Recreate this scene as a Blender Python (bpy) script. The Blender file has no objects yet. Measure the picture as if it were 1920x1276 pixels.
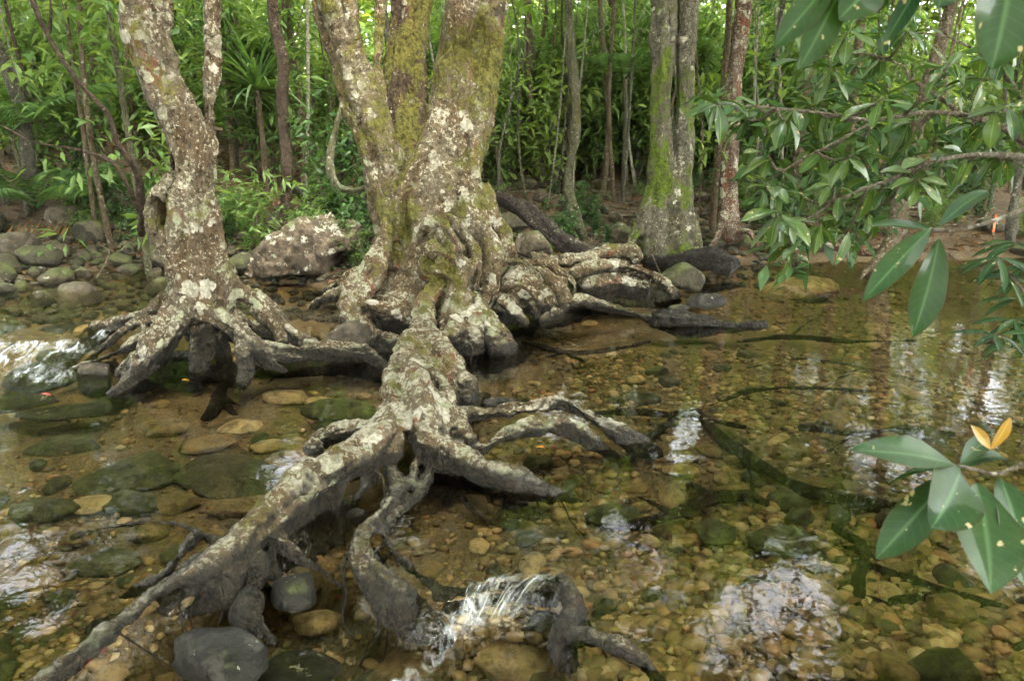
import bpy, bmesh, math, random
import numpy as np
from mathutils import Vector, Matrix, kdtree
random.seed(7)
RNG = np.random.default_rng(11)
SC = bpy.context.scene
COL = SC.collection
R = math.radians

# ------------------------------------------------------------------ camera, sky, sun, exposure
PITCH = R(16.2); F = 1507.0; CAM_H = 1.6
cam = bpy.data.cameras.new('camera'); cam_o = bpy.data.objects.new('camera', cam); COL.objects.link(cam_o)
cam.sensor_width = 36; cam.lens = F / 1920 * 36; cam.clip_end = 2000; cam.clip_start = 0.05
cam_o.location = (0, 0, CAM_H); cam_o.rotation_euler = (math.pi / 2 - PITCH, 0, 0)
cam.dof.use_dof = True; cam.dof.focus_distance = 4.6; cam.dof.aperture_fstop = 8.0
SC.camera = cam_o
w = bpy.data.worlds.new('World'); SC.world = w; w.use_nodes = True
nt = w.node_tree; nt.nodes.clear()
sky = nt.nodes.new('ShaderNodeTexSky'); sky.sky_type = 'NISHITA'; sky.sun_disc = False
sky.sun_elevation = R(56); sky.sun_rotation = R(150); sky.dust_density = 4.0; sky.air_density = 1.0; sky.ozone_density = 0.4
hs = nt.nodes.new('ShaderNodeHueSaturation'); hs.inputs['Saturation'].default_value = 0.18   # thin white cloud
bg = nt.nodes.new('ShaderNodeBackground'); bg.inputs['Strength'].default_value = 0.15
wo = nt.nodes.new('ShaderNodeOutputWorld')
nt.links.new(sky.outputs[0], hs.inputs['Color']); nt.links.new(hs.outputs[0], bg.inputs[0]); nt.links.new(bg.outputs[0], wo.inputs[0])
sun = bpy.data.lights.new('sun', 'SUN'); sun.energy = 1.5; sun.angle = R(25); sun.color = (1, .93, .82)
sun_o = bpy.data.objects.new('sun', sun); COL.objects.link(sun_o)
# veiled sun behind the camera's right shoulder, over the open stream
sd = Vector((math.sin(R(150)) * math.cos(R(56)), math.cos(R(150)) * math.cos(R(56)), math.sin(R(56))))
sun_o.rotation_euler = sd.to_track_quat('Z', 'Y').to_euler()
SC.view_settings.view_transform = 'Standard'; SC.view_settings.look = 'None'
SC.view_settings.exposure = 4.35; SC.view_settings.gamma = 1
cy = SC.cycles
cy.use_denoising = True
try: cy.denoiser = 'OPENIMAGEDENOISE'
except Exception: pass
cy.max_bounces = 7; cy.diffuse_bounces = 3; cy.glossy_bounces = 3; cy.transmission_bounces = 4; cy.transparent_max_bounces = 8
cy.caustics_reflective = False; cy.caustics_refractive = False; cy.sample_clamp_indirect = 6
cy.use_adaptive_sampling = True; cy.adaptive_threshold = 0.025; cy.adaptive_min_samples = 24

# ------------------------------------------------------------------ pixel -> place helpers
cP, sP = math.cos(PITCH), math.sin(PITCH)
def ray(px, py):
    u, v = px - 960, py - 638
    return np.array([u, F * cP - v * sP, -(F * sP + v * cP)])
def Zp(px, py, z):                      # the point of a sight line at height z; second value metres per pixel
    d = ray(px, py); t = (z - CAM_H) / d[2]; return np.array([0, 0, CAM_H]) + d * t, t
def Yp(px, py, y):                      # the point of a sight line at depth y
    d = ray(px, py); t = y / d[1]; return np.array([0, 0, CAM_H]) + d * t, t
def PZ(l): return [(*(a := Zp(p[0], p[1], p[2]))[0], p[3] * a[1]) for p in l]
def PY(l): return [(*(a := Yp(p[0], p[1], p[2]))[0], p[3] * a[1]) for p in l]

# ------------------------------------------------------------------ noise
def _h(ix, iy, iz, s):
    n = (ix.astype(np.int64) * 374761393 + iy.astype(np.int64) * 668265263 + iz.astype(np.int64) * 2147483647 + s * 974711) & 0xffffffff
    n = ((n ^ (n >> 13)) * 1274126177) & 0xffffffff
    n = ((n ^ (n >> 16)) * 2246822519) & 0xffffffff
    return ((n ^ (n >> 15)) & 0xffffff) / float(0x7fffff) - 1.0
def vn(p, s=0):
    p = np.asarray(p, float); i = np.floor(p).astype(np.int64); f = p - i; f = f * f * f * (f * (f * 6 - 15) + 10)
    o = 0
    for dx in (0, 1):
        wx = f[:, 0] if dx else 1 - f[:, 0]
        for dy in (0, 1):
            wy = f[:, 1] if dy else 1 - f[:, 1]
            for dz in (0, 1):
                wz = f[:, 2] if dz else 1 - f[:, 2]
                o = o + wx * wy * wz * _h(i[:, 0] + dx, i[:, 1] + dy, i[:, 2] + dz, s)
    return o
def fbm(p, o=3, s=0):
    a, t = 1.0, 0
    p = np.asarray(p, float)
    for k in range(o):
        t = t + a * vn(p * (2.03 ** k) + 17.3 * k, s + k); a *= .5
    return t
def sst(a, b, x):
    t = np.clip((x - a) / (b - a), 0, 1); return t * t * (3 - 2 * t)

# ------------------------------------------------------------------ mesh helpers
def mesh_np(name, V, Fs, mat=None, smooth=True, attr=None):
    """V (n,3); Fs a list of (m,k) index arrays; attr {name: per-face float}"""
    me = bpy.data.meshes.new(name)
    V = np.asarray(V, np.float32)
    if isinstance(Fs, np.ndarray): Fs = [Fs]
    loops = np.concatenate([f.ravel() for f in Fs]).astype(np.int32)
    tot = np.concatenate([np.full(len(f), f.shape[1]) for f in Fs]).astype(np.int32)
    st = np.concatenate([[0], np.cumsum(tot)[:-1]]).astype(np.int32)
    me.vertices.add(len(V)); me.vertices.foreach_set('co', V.ravel())
    me.loops.add(len(loops)); me.loops.foreach_set('vertex_index', loops)
    me.polygons.add(len(tot)); me.polygons.foreach_set('loop_start', st); me.polygons.foreach_set('loop_total', tot)
    me.update(calc_edges=True); me.validate()
    if smooth: me.polygons.foreach_set('use_smooth', np.ones(len(me.polygons), bool))
    for k, a in (attr or {}).items():
        dom = 'FACE' if len(a) == len(tot) else 'POINT'
        at = me.attributes.new(k, 'FLOAT', dom); at.data.foreach_set('value', np.asarray(a, np.float32))
    if mat: me.materials.append(mat)
    return me
def link(name, me, parent=None, loc=None, rot=None, scale=None):
    o = bpy.data.objects.new(name, me); COL.objects.link(o)
    if parent: o.parent = parent
    if loc is not None: o.location = loc
    if rot is not None: o.rotation_euler = rot
    if scale is not None: o.scale = scale
    return o
def tag(o, label=None, cat=None, group=None, kind=None):
    if label: o['label'] = label
    if cat: o['category'] = cat
    if group: o['group'] = group
    if kind: o['kind'] = kind
    return o
def empty(name, loc=(0, 0, 0)): return link(name, None, loc=loc)

def resample(P, step):
    P = np.asarray(P, float); n = len(P)
    if n == 2: P = np.vstack([P[0], (P[0] + P[1]) / 2, P[1]]); n = 3
    E = np.vstack([2 * P[0] - P[1], P, 2 * P[-1] - P[-2]]); out = []
    for i in range(n - 1):
        a, b, c, d = E[i], E[i + 1], E[i + 2], E[i + 3]
        k = max(2, int(np.linalg.norm((c - b)[:3]) / step) + 1)
        for t in np.arange(k) / k:
            out.append(.5 * (2 * b + (c - a) * t + (2 * a - 5 * b + 4 * c - d) * t * t + (3 * b - a - 3 * c + d) * t ** 3))
    out.append(P[-1]); out = np.array(out); out[:, 3] = np.maximum(out[:, 3], 1e-4); return out
def tube(P, sides=10, step=.05, squash=None, cap=True):
    """P: (x,y,z,r) list -> verts, [quads, tris]"""
    Q = np.asarray(P, float) if step >= 10 else resample(P, step); C, r = Q[:, :3], Q[:, 3]
    T = np.gradient(C, axis=0); T /= np.linalg.norm(T, axis=1)[:, None] + 1e-9
    nrm = np.zeros_like(T); a = np.array([0, 0, 1.]) if abs(T[0][2]) < .9 else np.array([1., 0, 0])
    v = a - T[0] * a.dot(T[0]); nrm[0] = v / np.linalg.norm(v)
    for i in range(1, len(C)):
        v = nrm[i - 1] - T[i] * nrm[i - 1].dot(T[i]); nrm[i] = v / (np.linalg.norm(v) + 1e-9)
    B = np.cross(T, nrm); th = np.arange(sides) * 2 * np.pi / sides
    V = C[:, None] + r[:, None, None] * (np.cos(th)[None, :, None] * nrm[:, None] + np.sin(th)[None, :, None] * B[:, None])
    n = len(C); V = V.reshape(-1, 3)
    i, j = np.meshgrid(np.arange(n - 1), np.arange(sides), indexing='ij'); j2 = (j + 1) % sides
    q = np.stack([i * sides + j, i * sides + j2, (i + 1) * sides + j2, (i + 1) * sides + j], -1).reshape(-1, 4)
    if not cap: return V, [q]
    k0, k1 = len(V), len(V) + 1
    V = np.vstack([V, C[0] - T[0] * r[0] * .6, C[-1] + T[-1] * r[-1] * .6])
    jj = np.arange(sides); j2 = (jj + 1) % sides
    t = np.vstack([np.stack([np.full(sides, k0), j2, jj], 1), np.stack([np.full(sides, k1), (n - 1) * sides + jj, (n - 1) * sides + j2], 1)])
    return V, [q, t]
def ico(sub):
    bm = bmesh.new(); bmesh.ops.create_icosphere(bm, subdivisions=sub, radius=1)
    V = np.array([v.co[:] for v in bm.verts]); Fa = np.array([[v.index for v in f.verts] for f in bm.faces]); bm.free(); return V, Fa
ICO = {k: ico(k) for k in (1, 2, 3, 4)}
def blob(c, r, sub=2, sc=(1, 1, 1)):
    V, Fa = ICO[sub]; return V * r * np.array(sc) + np.asarray(c), [Fa]
def merge(parts):
    V, Q, T, n = [], [], [], 0
    for v, fs in parts:
        for f in fs: (Q if f.shape[1] == 4 else T).append(f + n)
        V.append(v); n += len(v)
    out = []
    if Q: out.append(np.vstack(Q))
    if T: out.append(np.vstack(T))
    return np.vstack(V), out

def fused(parts, voxel, mat, parent, iters=6, amp=1.0, dents=(), seed=0, flute=1.0, ax=(7, 7, 2.2)):
    """parts {name: [geometry]} grown together into one skin, then cut back into one mesh for each part with shared normals."""
    allg, pid, names = [], [], list(parts)
    for k, nme in enumerate(names):
        for g in parts[nme]: allg.append(g); pid.append(np.full(len(g[0]), k))
    V, Fs = merge(allg); pid = np.concatenate(pid)
    src = V.copy()
    me = mesh_np('tmp', V, Fs); o = link('tmp', me); m = o.modifiers.new('r', 'REMESH'); m.mode = 'VOXEL'; m.voxel_size = voxel
    dg = bpy.context.evaluated_depsgraph_get(); ev = o.evaluated_get(dg).to_mesh()
    n = len(ev.vertices); X = np.empty(n * 3, np.float32); ev.vertices.foreach_get('co', X); X = X.reshape(-1, 3).astype(float)
    L = np.empty(len(ev.loops), np.int32); ev.loops.foreach_get('vertex_index', L); Fq = L.reshape(-1, 4)
    E = np.empty(len(ev.edges) * 2, np.int32); ev.edges.foreach_get('vertices', E); E = E.reshape(-1, 2)
    o.evaluated_get(dg).to_mesh_clear(); bpy.data.objects.remove(o); bpy.data.meshes.remove(me)
    deg = np.bincount(E.ravel(), minlength=n).astype(float)[:, None]
    def lap(X):
        s = np.zeros_like(X)
        for c in range(3):
            s[:, c] = np.bincount(E[:, 0], X[E[:, 1], c], n) + np.bincount(E[:, 1], X[E[:, 0], c], n)
        return s / deg
    for _ in range(iters):
        X = X + .6 * (lap(X) - X)
    def vnorm(X):
        a = np.cross(X[Fq[:, 2]] - X[Fq[:, 0]], X[Fq[:, 3]] - X[Fq[:, 1]]); N = np.zeros_like(X)
        for c in range(3):
            for k in range(4): N[:, c] += np.bincount(Fq[:, k], a[:, c], n)
        return N / (np.linalg.norm(N, axis=1)[:, None] + 1e-12)
    N = vnorm(X)
    d = .016 * fbm(X * np.array(ax), 2, seed) * flute + .022 * fbm(X * 3.1, 2, seed + 3) + .010 * fbm(X * 8, 2, seed + 13) + .007 * fbm(X * 17, 3, seed + 5) + .004 * fbm(X * 45, 2, seed + 15) - .007 * np.maximum(0, .3 - np.abs(vn(X * np.array([24, 24, 11]), seed + 19))) * 3
    d -= .012 * np.maximum(0, .25 - np.abs(fbm(X * np.array(ax) * 1.25, 2, seed + 9))) * 4 * flute
    X = X + N * (amp * d)[:, None]
    for c, rad, vec in dents:
        q = np.linalg.norm((X - np.asarray(c)) / np.asarray(rad), axis=1); k = 1 - sst(.55, 1.0, q)
        X = X + k[:, None] * np.asarray(vec)
    N = vnorm(X)
    kd = kdtree.KDTree(len(src))
    for i, p in enumerate(src): kd.insert(p, i)
    kd.balance()
    fc = X[Fq].mean(1)
    fp = np.array([pid[kd.find(p)[1]] for p in fc])
    objs = []
    for k, nme in enumerate(names):
        sel = Fq[fp == k]
        if not len(sel): continue
        u, inv = np.unique(sel, return_inverse=True)
        mm = mesh_np(nme, X[u], inv.reshape(-1, 4), mat)
        mm.normals_split_custom_set_from_vertices(N[u].astype(np.float32).tolist())
        ob = link(nme.split('|')[0], mm, parent)
        if '|' in nme: ob['label'] = nme.split('|')[1]
        objs.append(ob)
    return objs

# ------------------------------------------------------------------ materials
class NT:
    def __init__(s, name):
        s.m = bpy.data.materials.new(name); s.m.use_nodes = True; s.t = s.m.node_tree; s.t.nodes.clear()
        s.out = s.n('OutputMaterial')
    def n(s, ty, **kw):
        nd = s.t.nodes.new('ShaderNode' + ty)
        for k, v in kw.items(): setattr(nd, k, v)
        return nd
    def s_(s, sock, v):
        if hasattr(v, 'is_output') or isinstance(v, bpy.types.NodeSocket): s.t.links.new(v, sock)
        elif isinstance(v, (tuple, list)) and len(v) == 3 and sock.type == 'RGBA': sock.default_value = (*v, 1)
        else: sock.default_value = v
    def co(s): return s.n('TexCoord').outputs['Object']
    def noise(s, sc, det=5, rough=.55, vec=None, dist=0):
        nd = s.n('TexNoise'); nd.inputs['Scale'].default_value = sc; nd.inputs['Detail'].default_value = det
        nd.inputs['Roughness'].default_value = rough; nd.inputs['Distortion'].default_value = dist
        if vec is not None: s.s_(nd.inputs['Vector'], vec)
        return nd.outputs['Fac']
    def vor(s, sc, vec=None, feat='F1', out='Distance'):
        nd = s.n('TexVoronoi'); nd.feature = feat; nd.inputs['Scale'].default_value = sc
        if vec is not None: s.s_(nd.inputs['Vector'], vec)
        return nd.outputs[out]
    def rng(s, v, a, b, c=0., d=1., smooth=True):
        nd = s.n('MapRange'); nd.interpolation_type = 'SMOOTHSTEP' if smooth else 'LINEAR'
        s.s_(nd.inputs[0], v)
        for k, x in zip((1, 2, 3, 4), (a, b, c, d)): s.s_(nd.inputs[k], x)
        return nd.outputs[0]
    def mix(s, f, a, b, mode='MIX'):
        nd = s.n('Mix'); nd.data_type = 'RGBA'; nd.blend_type = mode
        s.s_(nd.inputs[0], f); s.s_(nd.inputs[6], a); s.s_(nd.inputs[7], b); return nd.outputs[2]
    def math(s, op, a, b=0.):
        nd = s.n('Math'); nd.operation = op; s.s_(nd.inputs[0], a); s.s_(nd.inputs[1], b); return nd.outputs[0]
    def scale(s, v, sc):
        nd = s.n('Mapping'); s.s_(nd.inputs[0], v); nd.inputs['Scale'].default_value = sc; return nd.outputs[0]
    def sep(s, v):
        nd = s.n('SeparateXYZ'); s.s_(nd.inputs[0], v); return nd.outputs
    def bump(s, h, st=.5, dist=.02, nrm=None):
        nd = s.n('Bump'); nd.inputs['Strength'].default_value = st; nd.inputs['Distance'].default_value = dist
        s.s_(nd.inputs['Height'], h)
        if nrm is not None: s.s_(nd.inputs['Normal'], nrm)
        return nd.outputs[0]
    def prin(s, col, rough=.7, nrm=None, spec=.4, coat=None):
        p = s.n('BsdfPrincipled'); s.s_(p.inputs['Base Color'], col); s.s_(p.inputs['Roughness'], rough)
        p.inputs['Specular IOR Level'].default_value = spec
        if nrm is not None: s.s_(p.inputs['Normal'], nrm)
        if coat is not None:
            s.s_(p.inputs['Coat Weight'], coat); p.inputs['Coat Roughness'].default_value = .22; p.inputs['Coat IOR'].default_value = 1.33
            if nrm is not None: s.s_(p.inputs['Coat Normal'], nrm)
        return p.outputs[0]
    def done(s, sh): s.t.links.new(sh, s.out.inputs['Surface']); return s.m

def bark(name, base=(.19, .125, .075), grey=(.21, .185, .15), red=(.24, .085, .05), redamt=.62, lichen=.5, moss=.5, wet=True, sc=1.0, lich=(.56, .51, .38), dark=0.0, top=.10, mossc=((.05, .048, .010), (.15, .14, .03))):
    t = NT(name); geo = t.n('NewGeometry'); pos = geo.outputs['Position']; nz = t.sep(geo.outputs['Normal'])[2]; pz = t.sep(pos)[2]
    st = t.scale(pos, (1, 1, .35))
    n1 = t.noise(5 * sc, 4, .62, st, .4); n3 = t.noise(24 * sc, 5, .72, pos); n4 = t.noise(6.5 * sc, 6, .72, pos, .3); n5 = t.noise(2.6 * sc, 5, .65, t.scale(pos, (1.13, .9, .7)), .3)
    col = t.mix(t.rng(n1, .38, .62), base, grey)
    col = t.mix(t.rng(n3, .42, .62, 0, .75), col, tuple(x * .32 for x in base))
    col = t.mix(t.math('MULTIPLY', t.rng(t.math('ADD', t.math('MULTIPLY', n1, .5), t.math('MULTIPLY', n5, .5)), redamt - .06, redamt + .0), .8), col, red)
    # crusts of lichen: white, cream and grey green, thicker on faces that look up
    lsum = t.math('ADD', t.math('ADD', t.math('MULTIPLY', n4, .72), t.math('MULTIPLY', n3, .28)), t.math('MULTIPLY', nz, top))
    th = .69 - .13 * lichen
    lm = t.rng(lsum, th, th + .075)
    lcol = t.mix(t.rng(n5, .42, .6), lich, (.42, .43, .29))
    lcol = t.mix(t.rng(n3, .56, .40, 0, .8), lcol, (.17, .145, .10))
    col = t.mix(t.rng(t.math('ADD', t.math('MULTIPLY', n4, .7), t.math('MULTIPLY', n3, .3)), .45, .39, 0, .8), col, tuple(x * .3 for x in grey))   # dark algae
    n6 = t.noise(46 * sc, 3, .65, pos)
    fl = t.rng(t.math('ADD', t.math('ADD', t.math('MULTIPLY', n6, .6), t.math('MULTIPLY', n4, .4)), t.math('MULTIPLY', nz, top * .6)), .62 - .09 * lichen, .66 - .09 * lichen)
    col = t.mix(t.math('MULTIPLY', fl, .75), col, t.mix(n5, lich, (.34, .33, .22)))
    wn = t.n('TexNoise'); wn.inputs['Scale'].default_value = 7 * sc; wn.inputs['Detail'].default_value = 4; t.s_(wn.inputs['Vector'], pos)
    wp = t.n('VectorMath', operation='MULTIPLY_ADD'); t.s_(wp.inputs[0], wn.outputs['Color']); wp.inputs[1].default_value = (.16 / sc,) * 3; t.s_(wp.inputs[2], pos)
    vo = t.n('TexVoronoi'); vo.inputs['Scale'].default_value = 8.5 * sc; t.s_(vo.inputs['Vector'], wp.outputs[0]); vr = t.sep(vo.outputs['Color'])
    lm2 = t.rng(t.math('SUBTRACT', t.math('ADD', vo.outputs['Distance'], t.math('MULTIPLY', t.math('SUBTRACT', n3, .5), .55)), t.math('ADD', t.math('MULTIPLY', vr[0], .62 * lichen), t.math('MULTIPLY', nz, top * 1.5))), .10, .03)
    lm = t.math('MAXIMUM', lm, t.math('MULTIPLY', lm2, t.rng(t.noise(1.9 * sc, 3, .6, pos), .42, .56)))
    lcol = t.mix(t.rng(vr[1], .3, .8), lcol, (.58, .54, .43)); lcol = t.mix(t.rng(vr[2], .65, .75), lcol, (.36, .38, .24)); lcol = t.mix(t.rng(n6, .55, .40, 0, .45), lcol, (.20, .17, .12))
    col = t.mix(t.math('MULTIPLY', lm, .9), col, lcol)
    mm = t.math('ADD', t.math('ADD', t.math('MULTIPLY', n5, .9), t.math('MULTIPLY', nz, .08)), t.math('MULTIPLY', n3, .2))
    if wet: mm = t.math('SUBTRACT', mm, t.rng(pz, .75, .15, 0, .13))     # roots that floods scour carry less moss
    mth = .78 - .20 * moss
    mo = t.rng(mm, mth, mth + .09)
    mcol = t.mix(t.rng(n3, .38, .6), *mossc)
    col = t.mix(t.math('MULTIPLY', mo, .92), col, mcol)
    if dark: col = t.mix(dark, col, (.02, .017, .014))
    rough = .82; wf = None
    if wet:   # wet wood near the water line; sides and undersides darken higher up than tops
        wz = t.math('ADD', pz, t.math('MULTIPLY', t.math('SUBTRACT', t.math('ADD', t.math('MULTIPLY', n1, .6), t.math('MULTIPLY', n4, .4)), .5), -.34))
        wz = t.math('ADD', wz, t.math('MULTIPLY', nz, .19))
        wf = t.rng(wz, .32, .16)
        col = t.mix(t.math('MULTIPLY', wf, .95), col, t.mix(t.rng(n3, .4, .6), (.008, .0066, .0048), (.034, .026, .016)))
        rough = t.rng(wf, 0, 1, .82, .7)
    h = t.math('ADD', n3, t.math('MULTIPLY', t.noise(60, 4, .75, t.scale(pos, (1, 1, .5))), .45))
    cr = t.vor(15 * sc, t.scale(pos, (1, 1, .4)), 'DISTANCE_TO_EDGE')
    h = t.math('SUBTRACT', h, t.rng(cr, .07, 0, 0, .16))
    return t.done(t.prin(col, rough, t.bump(h, 1.0, .055), .15, wf))

def stone(name, a, b, c, moss=.0, lichen=.0, rough=.75, wet=False, sc=1.0):
    t = NT(name); co = t.co(); oi = t.n('ObjectInfo'); rnd = oi.outputs['Random']; geo = t.n('NewGeometry'); nz = t.sep(geo.outputs['Normal'])[2]; pos = geo.outputs['Position']
    n1 = t.noise(3 * sc, 6, .6, pos); n2 = t.noise(14 * sc, 8, .7, pos); n3 = t.noise(55 * sc, 6, .7, pos)
    col = t.mix(rnd, a, b); col = t.mix(t.rng(n1, .35, .65, 0, .8), col, c)
    col = t.mix(t.rng(n2, .42, .62, 0, .7), col, tuple(x * .35 for x in c)); col = t.mix(t.rng(t.noise(5.5 * sc, 5, .7, pos, .5), .52, .62, 0, .55), col, tuple(min(1, x * 1.5 + .015) for x in b))
    h = t.math('ADD', t.math('MULTIPLY', n2, .7), t.math('MULTIPLY', n3, .3))
    if lichen:
        l = t.rng(t.math('ADD', t.noise(9 * sc, 6, .74, pos, .4), t.math('MULTIPLY', nz, .06)), .68 - .15 * lichen, .72 - .15 * lichen)
        col = t.mix(t.math('MULTIPLY', l, .85), col, t.mix(t.rng(n2, .4, .6), (.55, .53, .43), (.36, .37, .27)))
    if moss:
        m = t.rng(t.math('ADD', t.math('ADD', t.noise(3.5 * sc, 6, .62, pos), t.math('MULTIPLY', nz, .16)), t.math('MULTIPLY', rnd, .12)), .80 - .22 * moss, .95 - .22 * moss)
        col = t.mix(t.math('MULTIPLY', m, .8), col, t.mix(t.rng(n2, .35, .65), (.055, .065, .02), (.115, .13, .045)))
    rg = rough
    if wet:
        wf = t.rng(t.math('ADD', t.sep(pos)[2], t.math('MULTIPLY', n1, .1)), .13, .05)
        col = t.mix(t.math('MULTIPLY', wf, .7), col, (.03, .03, .028)); rg = t.rng(wf, 0, 1, rough, .3)
    return t.done(t.prin(col, rg, t.bump(h, 1.0, .05), .25))

def leafm(name, a, b, trans=.35, gloss=.12, rough=.35, tcol=None, attr='rnd', back=None):
    t = NT(name)
    if attr: rn = t.n('Attribute', attribute_name=attr).outputs['Fac']
    else: rn = t.n('ObjectInfo').outputs['Random']
    pos = t.n('NewGeometry').outputs['Position']
    col = t.mix(rn, a, b)
    col = t.mix(t.rng(t.noise(30, 3, .5, pos), .3, .7, 0, .3), col, tuple(x * .55 for x in a))
    if attr is None:
        m = t.rng(t.n('Attribute', attribute_name='rib').outputs['Fac'], .72, 1)
        lu, lv = (t.n('Attribute', attribute_name=q).outputs['Fac'] for q in ('lu', 'lv'))
        wv = t.math('SINE', t.math('MULTIPLY', t.math('SUBTRACT', t.math('MULTIPLY', lu, 11.), t.math('MULTIPLY', lv, 1.5)), 6.283))
        col = t.mix(t.rng(wv, .9, 1, 0, .16), col, tuple(min(1, x * 1.9 + .02) for x in b))
        col = t.mix(t.rng(t.noise(9, 3, .5, pos), .4, .7, 0, .5), col, (b[0] * 1.5, b[1] * 1.15, b[2]))
        col = t.mix(t.math('MULTIPLY', m, .55), col, tuple(min(1, x * 2.2 + .03) for x in b))
        col = t.mix(t.rng(lv, .78, 1, 0, .4), col, (a[0] * 1.6 + .02, a[1] * .7, a[2] * .5))
        sp = t.rng(t.noise(42, 3, .55, pos), .65, .69)
        col = t.mix(t.math('MULTIPLY', sp, .8), col, (.45, .36, .2))
    d = t.n('BsdfDiffuse'); t.s_(d.inputs[0], col)
    tr = t.n('BsdfTranslucent'); t.s_(tr.inputs[0], t.mix(1.0, col, tcol or (1.5, 1.5, .5), 'MULTIPLY'))
    m1 = t.n('MixShader'); m1.inputs[0].default_value = trans; t.t.links.new(d.outputs[0], m1.inputs[1]); t.t.links.new(tr.outputs[0], m1.inputs[2])
    g = t.n('BsdfGlossy'); g.inputs['Roughness'].default_value = rough; g.inputs[0].default_value = (1, 1, 1, 1)
    lw = t.n('LayerWeight'); lw.inputs[0].default_value = .25
    m2 = t.n('MixShader'); t.s_(m2.inputs[0], t.rng(lw.outputs['Fresnel'], 0, 1, gloss * .2, gloss * 1.3)); t.t.links.new(m1.outputs[0], m2.inputs[1]); t.t.links.new(g.outputs[0], m2.inputs[2])
    return t.done(m2.outputs[0])

M = {}
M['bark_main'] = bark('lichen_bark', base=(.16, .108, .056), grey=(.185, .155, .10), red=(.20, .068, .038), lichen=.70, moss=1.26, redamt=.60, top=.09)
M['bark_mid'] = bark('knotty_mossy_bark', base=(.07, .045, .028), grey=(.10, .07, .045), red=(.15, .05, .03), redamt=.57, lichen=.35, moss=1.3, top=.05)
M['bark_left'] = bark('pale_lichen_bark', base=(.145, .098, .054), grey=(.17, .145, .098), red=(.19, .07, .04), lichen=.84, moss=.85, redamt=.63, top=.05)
M['bark_moss'] = bark('mossy_bark', base=(.12, .105, .065), grey=(.16, .145, .105), redamt=.8, lichen=.42, moss=1.1, wet=False, mossc=((.045, .06, .008), (.12, .17, .015)))
M['bark_red'] = bark('red_flaking_bark', base=(.13, .075, .048), grey=(.19, .14, .10), red=(.16, .055, .03), redamt=.56, lichen=.85, moss=.15, wet=False, sc=1.4)
M['bark_dark'] = bark('dark_brown_bark', base=(.075, .05, .033), grey=(.10, .075, .052), redamt=.7, lichen=.05, moss=.22, wet=False, sc=1.6)
M['bark_tan'] = bark('tan_bark', base=(.17, .12, .07), grey=(.20, .16, .105), redamt=.72, lichen=.34, moss=.3, wet=False, sc=2)
M['bark_grey'] = bark('grey_bark', base=(.12, .11, .08), grey=(.19, .175, .13), redamt=.85, lichen=.42, moss=.35, wet=False, sc=2)
M['bark_pale'] = bark('pale_bark', base=(.34, .30, .22), grey=(.42, .38, .30), redamt=.85, lichen=.4, moss=.2, wet=False, sc=2)
M['bark_olive'] = bark('olive_bark', base=(.12, .115, .065), grey=(.18, .17, .10), redamt=.85, lichen=.26, moss=.6, wet=False, sc=2)
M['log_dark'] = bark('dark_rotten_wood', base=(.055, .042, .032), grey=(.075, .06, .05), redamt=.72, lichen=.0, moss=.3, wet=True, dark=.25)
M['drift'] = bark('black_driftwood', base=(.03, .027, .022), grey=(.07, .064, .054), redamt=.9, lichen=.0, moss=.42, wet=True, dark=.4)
M['sunk'] = bark('sunken_wood', base=(.018, .014, .008), grey=(.03, .023, .013), redamt=.9, lichen=-.3, moss=-.4, wet=False)
M['floor_root'] = bark('dry_root', base=(.22, .16, .10), grey=(.26, .22, .16), redamt=.74, lichen=.3, moss=.2, wet=False, sc=2)
M['twig'] = bark('twig_bark', base=(.17, .13, .085), grey=(.26, .22, .165), redamt=.8, lichen=.3, moss=.1, wet=False, sc=3)
M['rock_bank'] = stone('mossy_stone', (.055, .048, .03), (.11, .092, .06), (.036, .034, .022), moss=.85, lichen=.2, wet=True)
M['rock_lichen'] = stone('lichen_stone', (.135, .10, .065), (.155, .118, .08), (.065, .05, .033), moss=.9, lichen=.66)
M['rock_brown'] = stone('brown_stone', (.10, .083, .056), (.12, .096, .066), (.06, .05, .035), moss=.5, lichen=.18, wet=True)
M['rock_wet'] = stone('wet_dark_stone', (.03, .028, .022), (.05, .045, .034), (.016, .015, .011), rough=.55, moss=.35, lichen=.12)
M['rock_ochre'] = stone('ochre_stone', (.26, .15, .065), (.34, .24, .12), (.20, .13, .06), rough=.55)
M['cobble'] = stone('bed_cobble', (.36, .22, .09), (.22, .16, .065), (.16, .12, .05), rough=.6, moss=.12)
M['cobble_pale'] = stone('pale_bed_cobble', (.56, .43, .23), (.48, .34, .16), (.34, .24, .11), rough=.6)
M['cobble_green'] = stone('olive_bed_stone', (.06, .065, .026), (.10, .098, .042), (.042, .05, .018), rough=.6)
def gravelm():
    t = NT('bed_gravel'); rn = t.n('Attribute', attribute_name='rnd').outputs['Fac']; pos = t.n('NewGeometry').outputs['Position']
    r = t.n('ValToRGB'); t.s_(r.inputs[0], rn)
    cs = [(0, (.05, .038, .018)), (.2, (.12, .085, .035)), (.42, (.26, .17, .065)), (.6, (.36, .24, .095)), (.75, (.14, .10, .042)), (.9, (.52, .40, .21)), (1, (.33, .14, .05))]
    el = r.color_ramp.elements
    while len(el) < len(cs): el.new(.5)
    for e, (p, c) in zip(el, cs): e.position = p; e.color = (*c, 1)
    n = t.noise(40, 6, .7, pos); col = t.mix(t.rng(n, .35, .7, 0, .5), r.outputs[0], (.12, .085, .04))
    return t.done(t.prin(col, .6, t.bump(n, .4, .01), .35))
M['gravel'] = gravelm()
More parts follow.
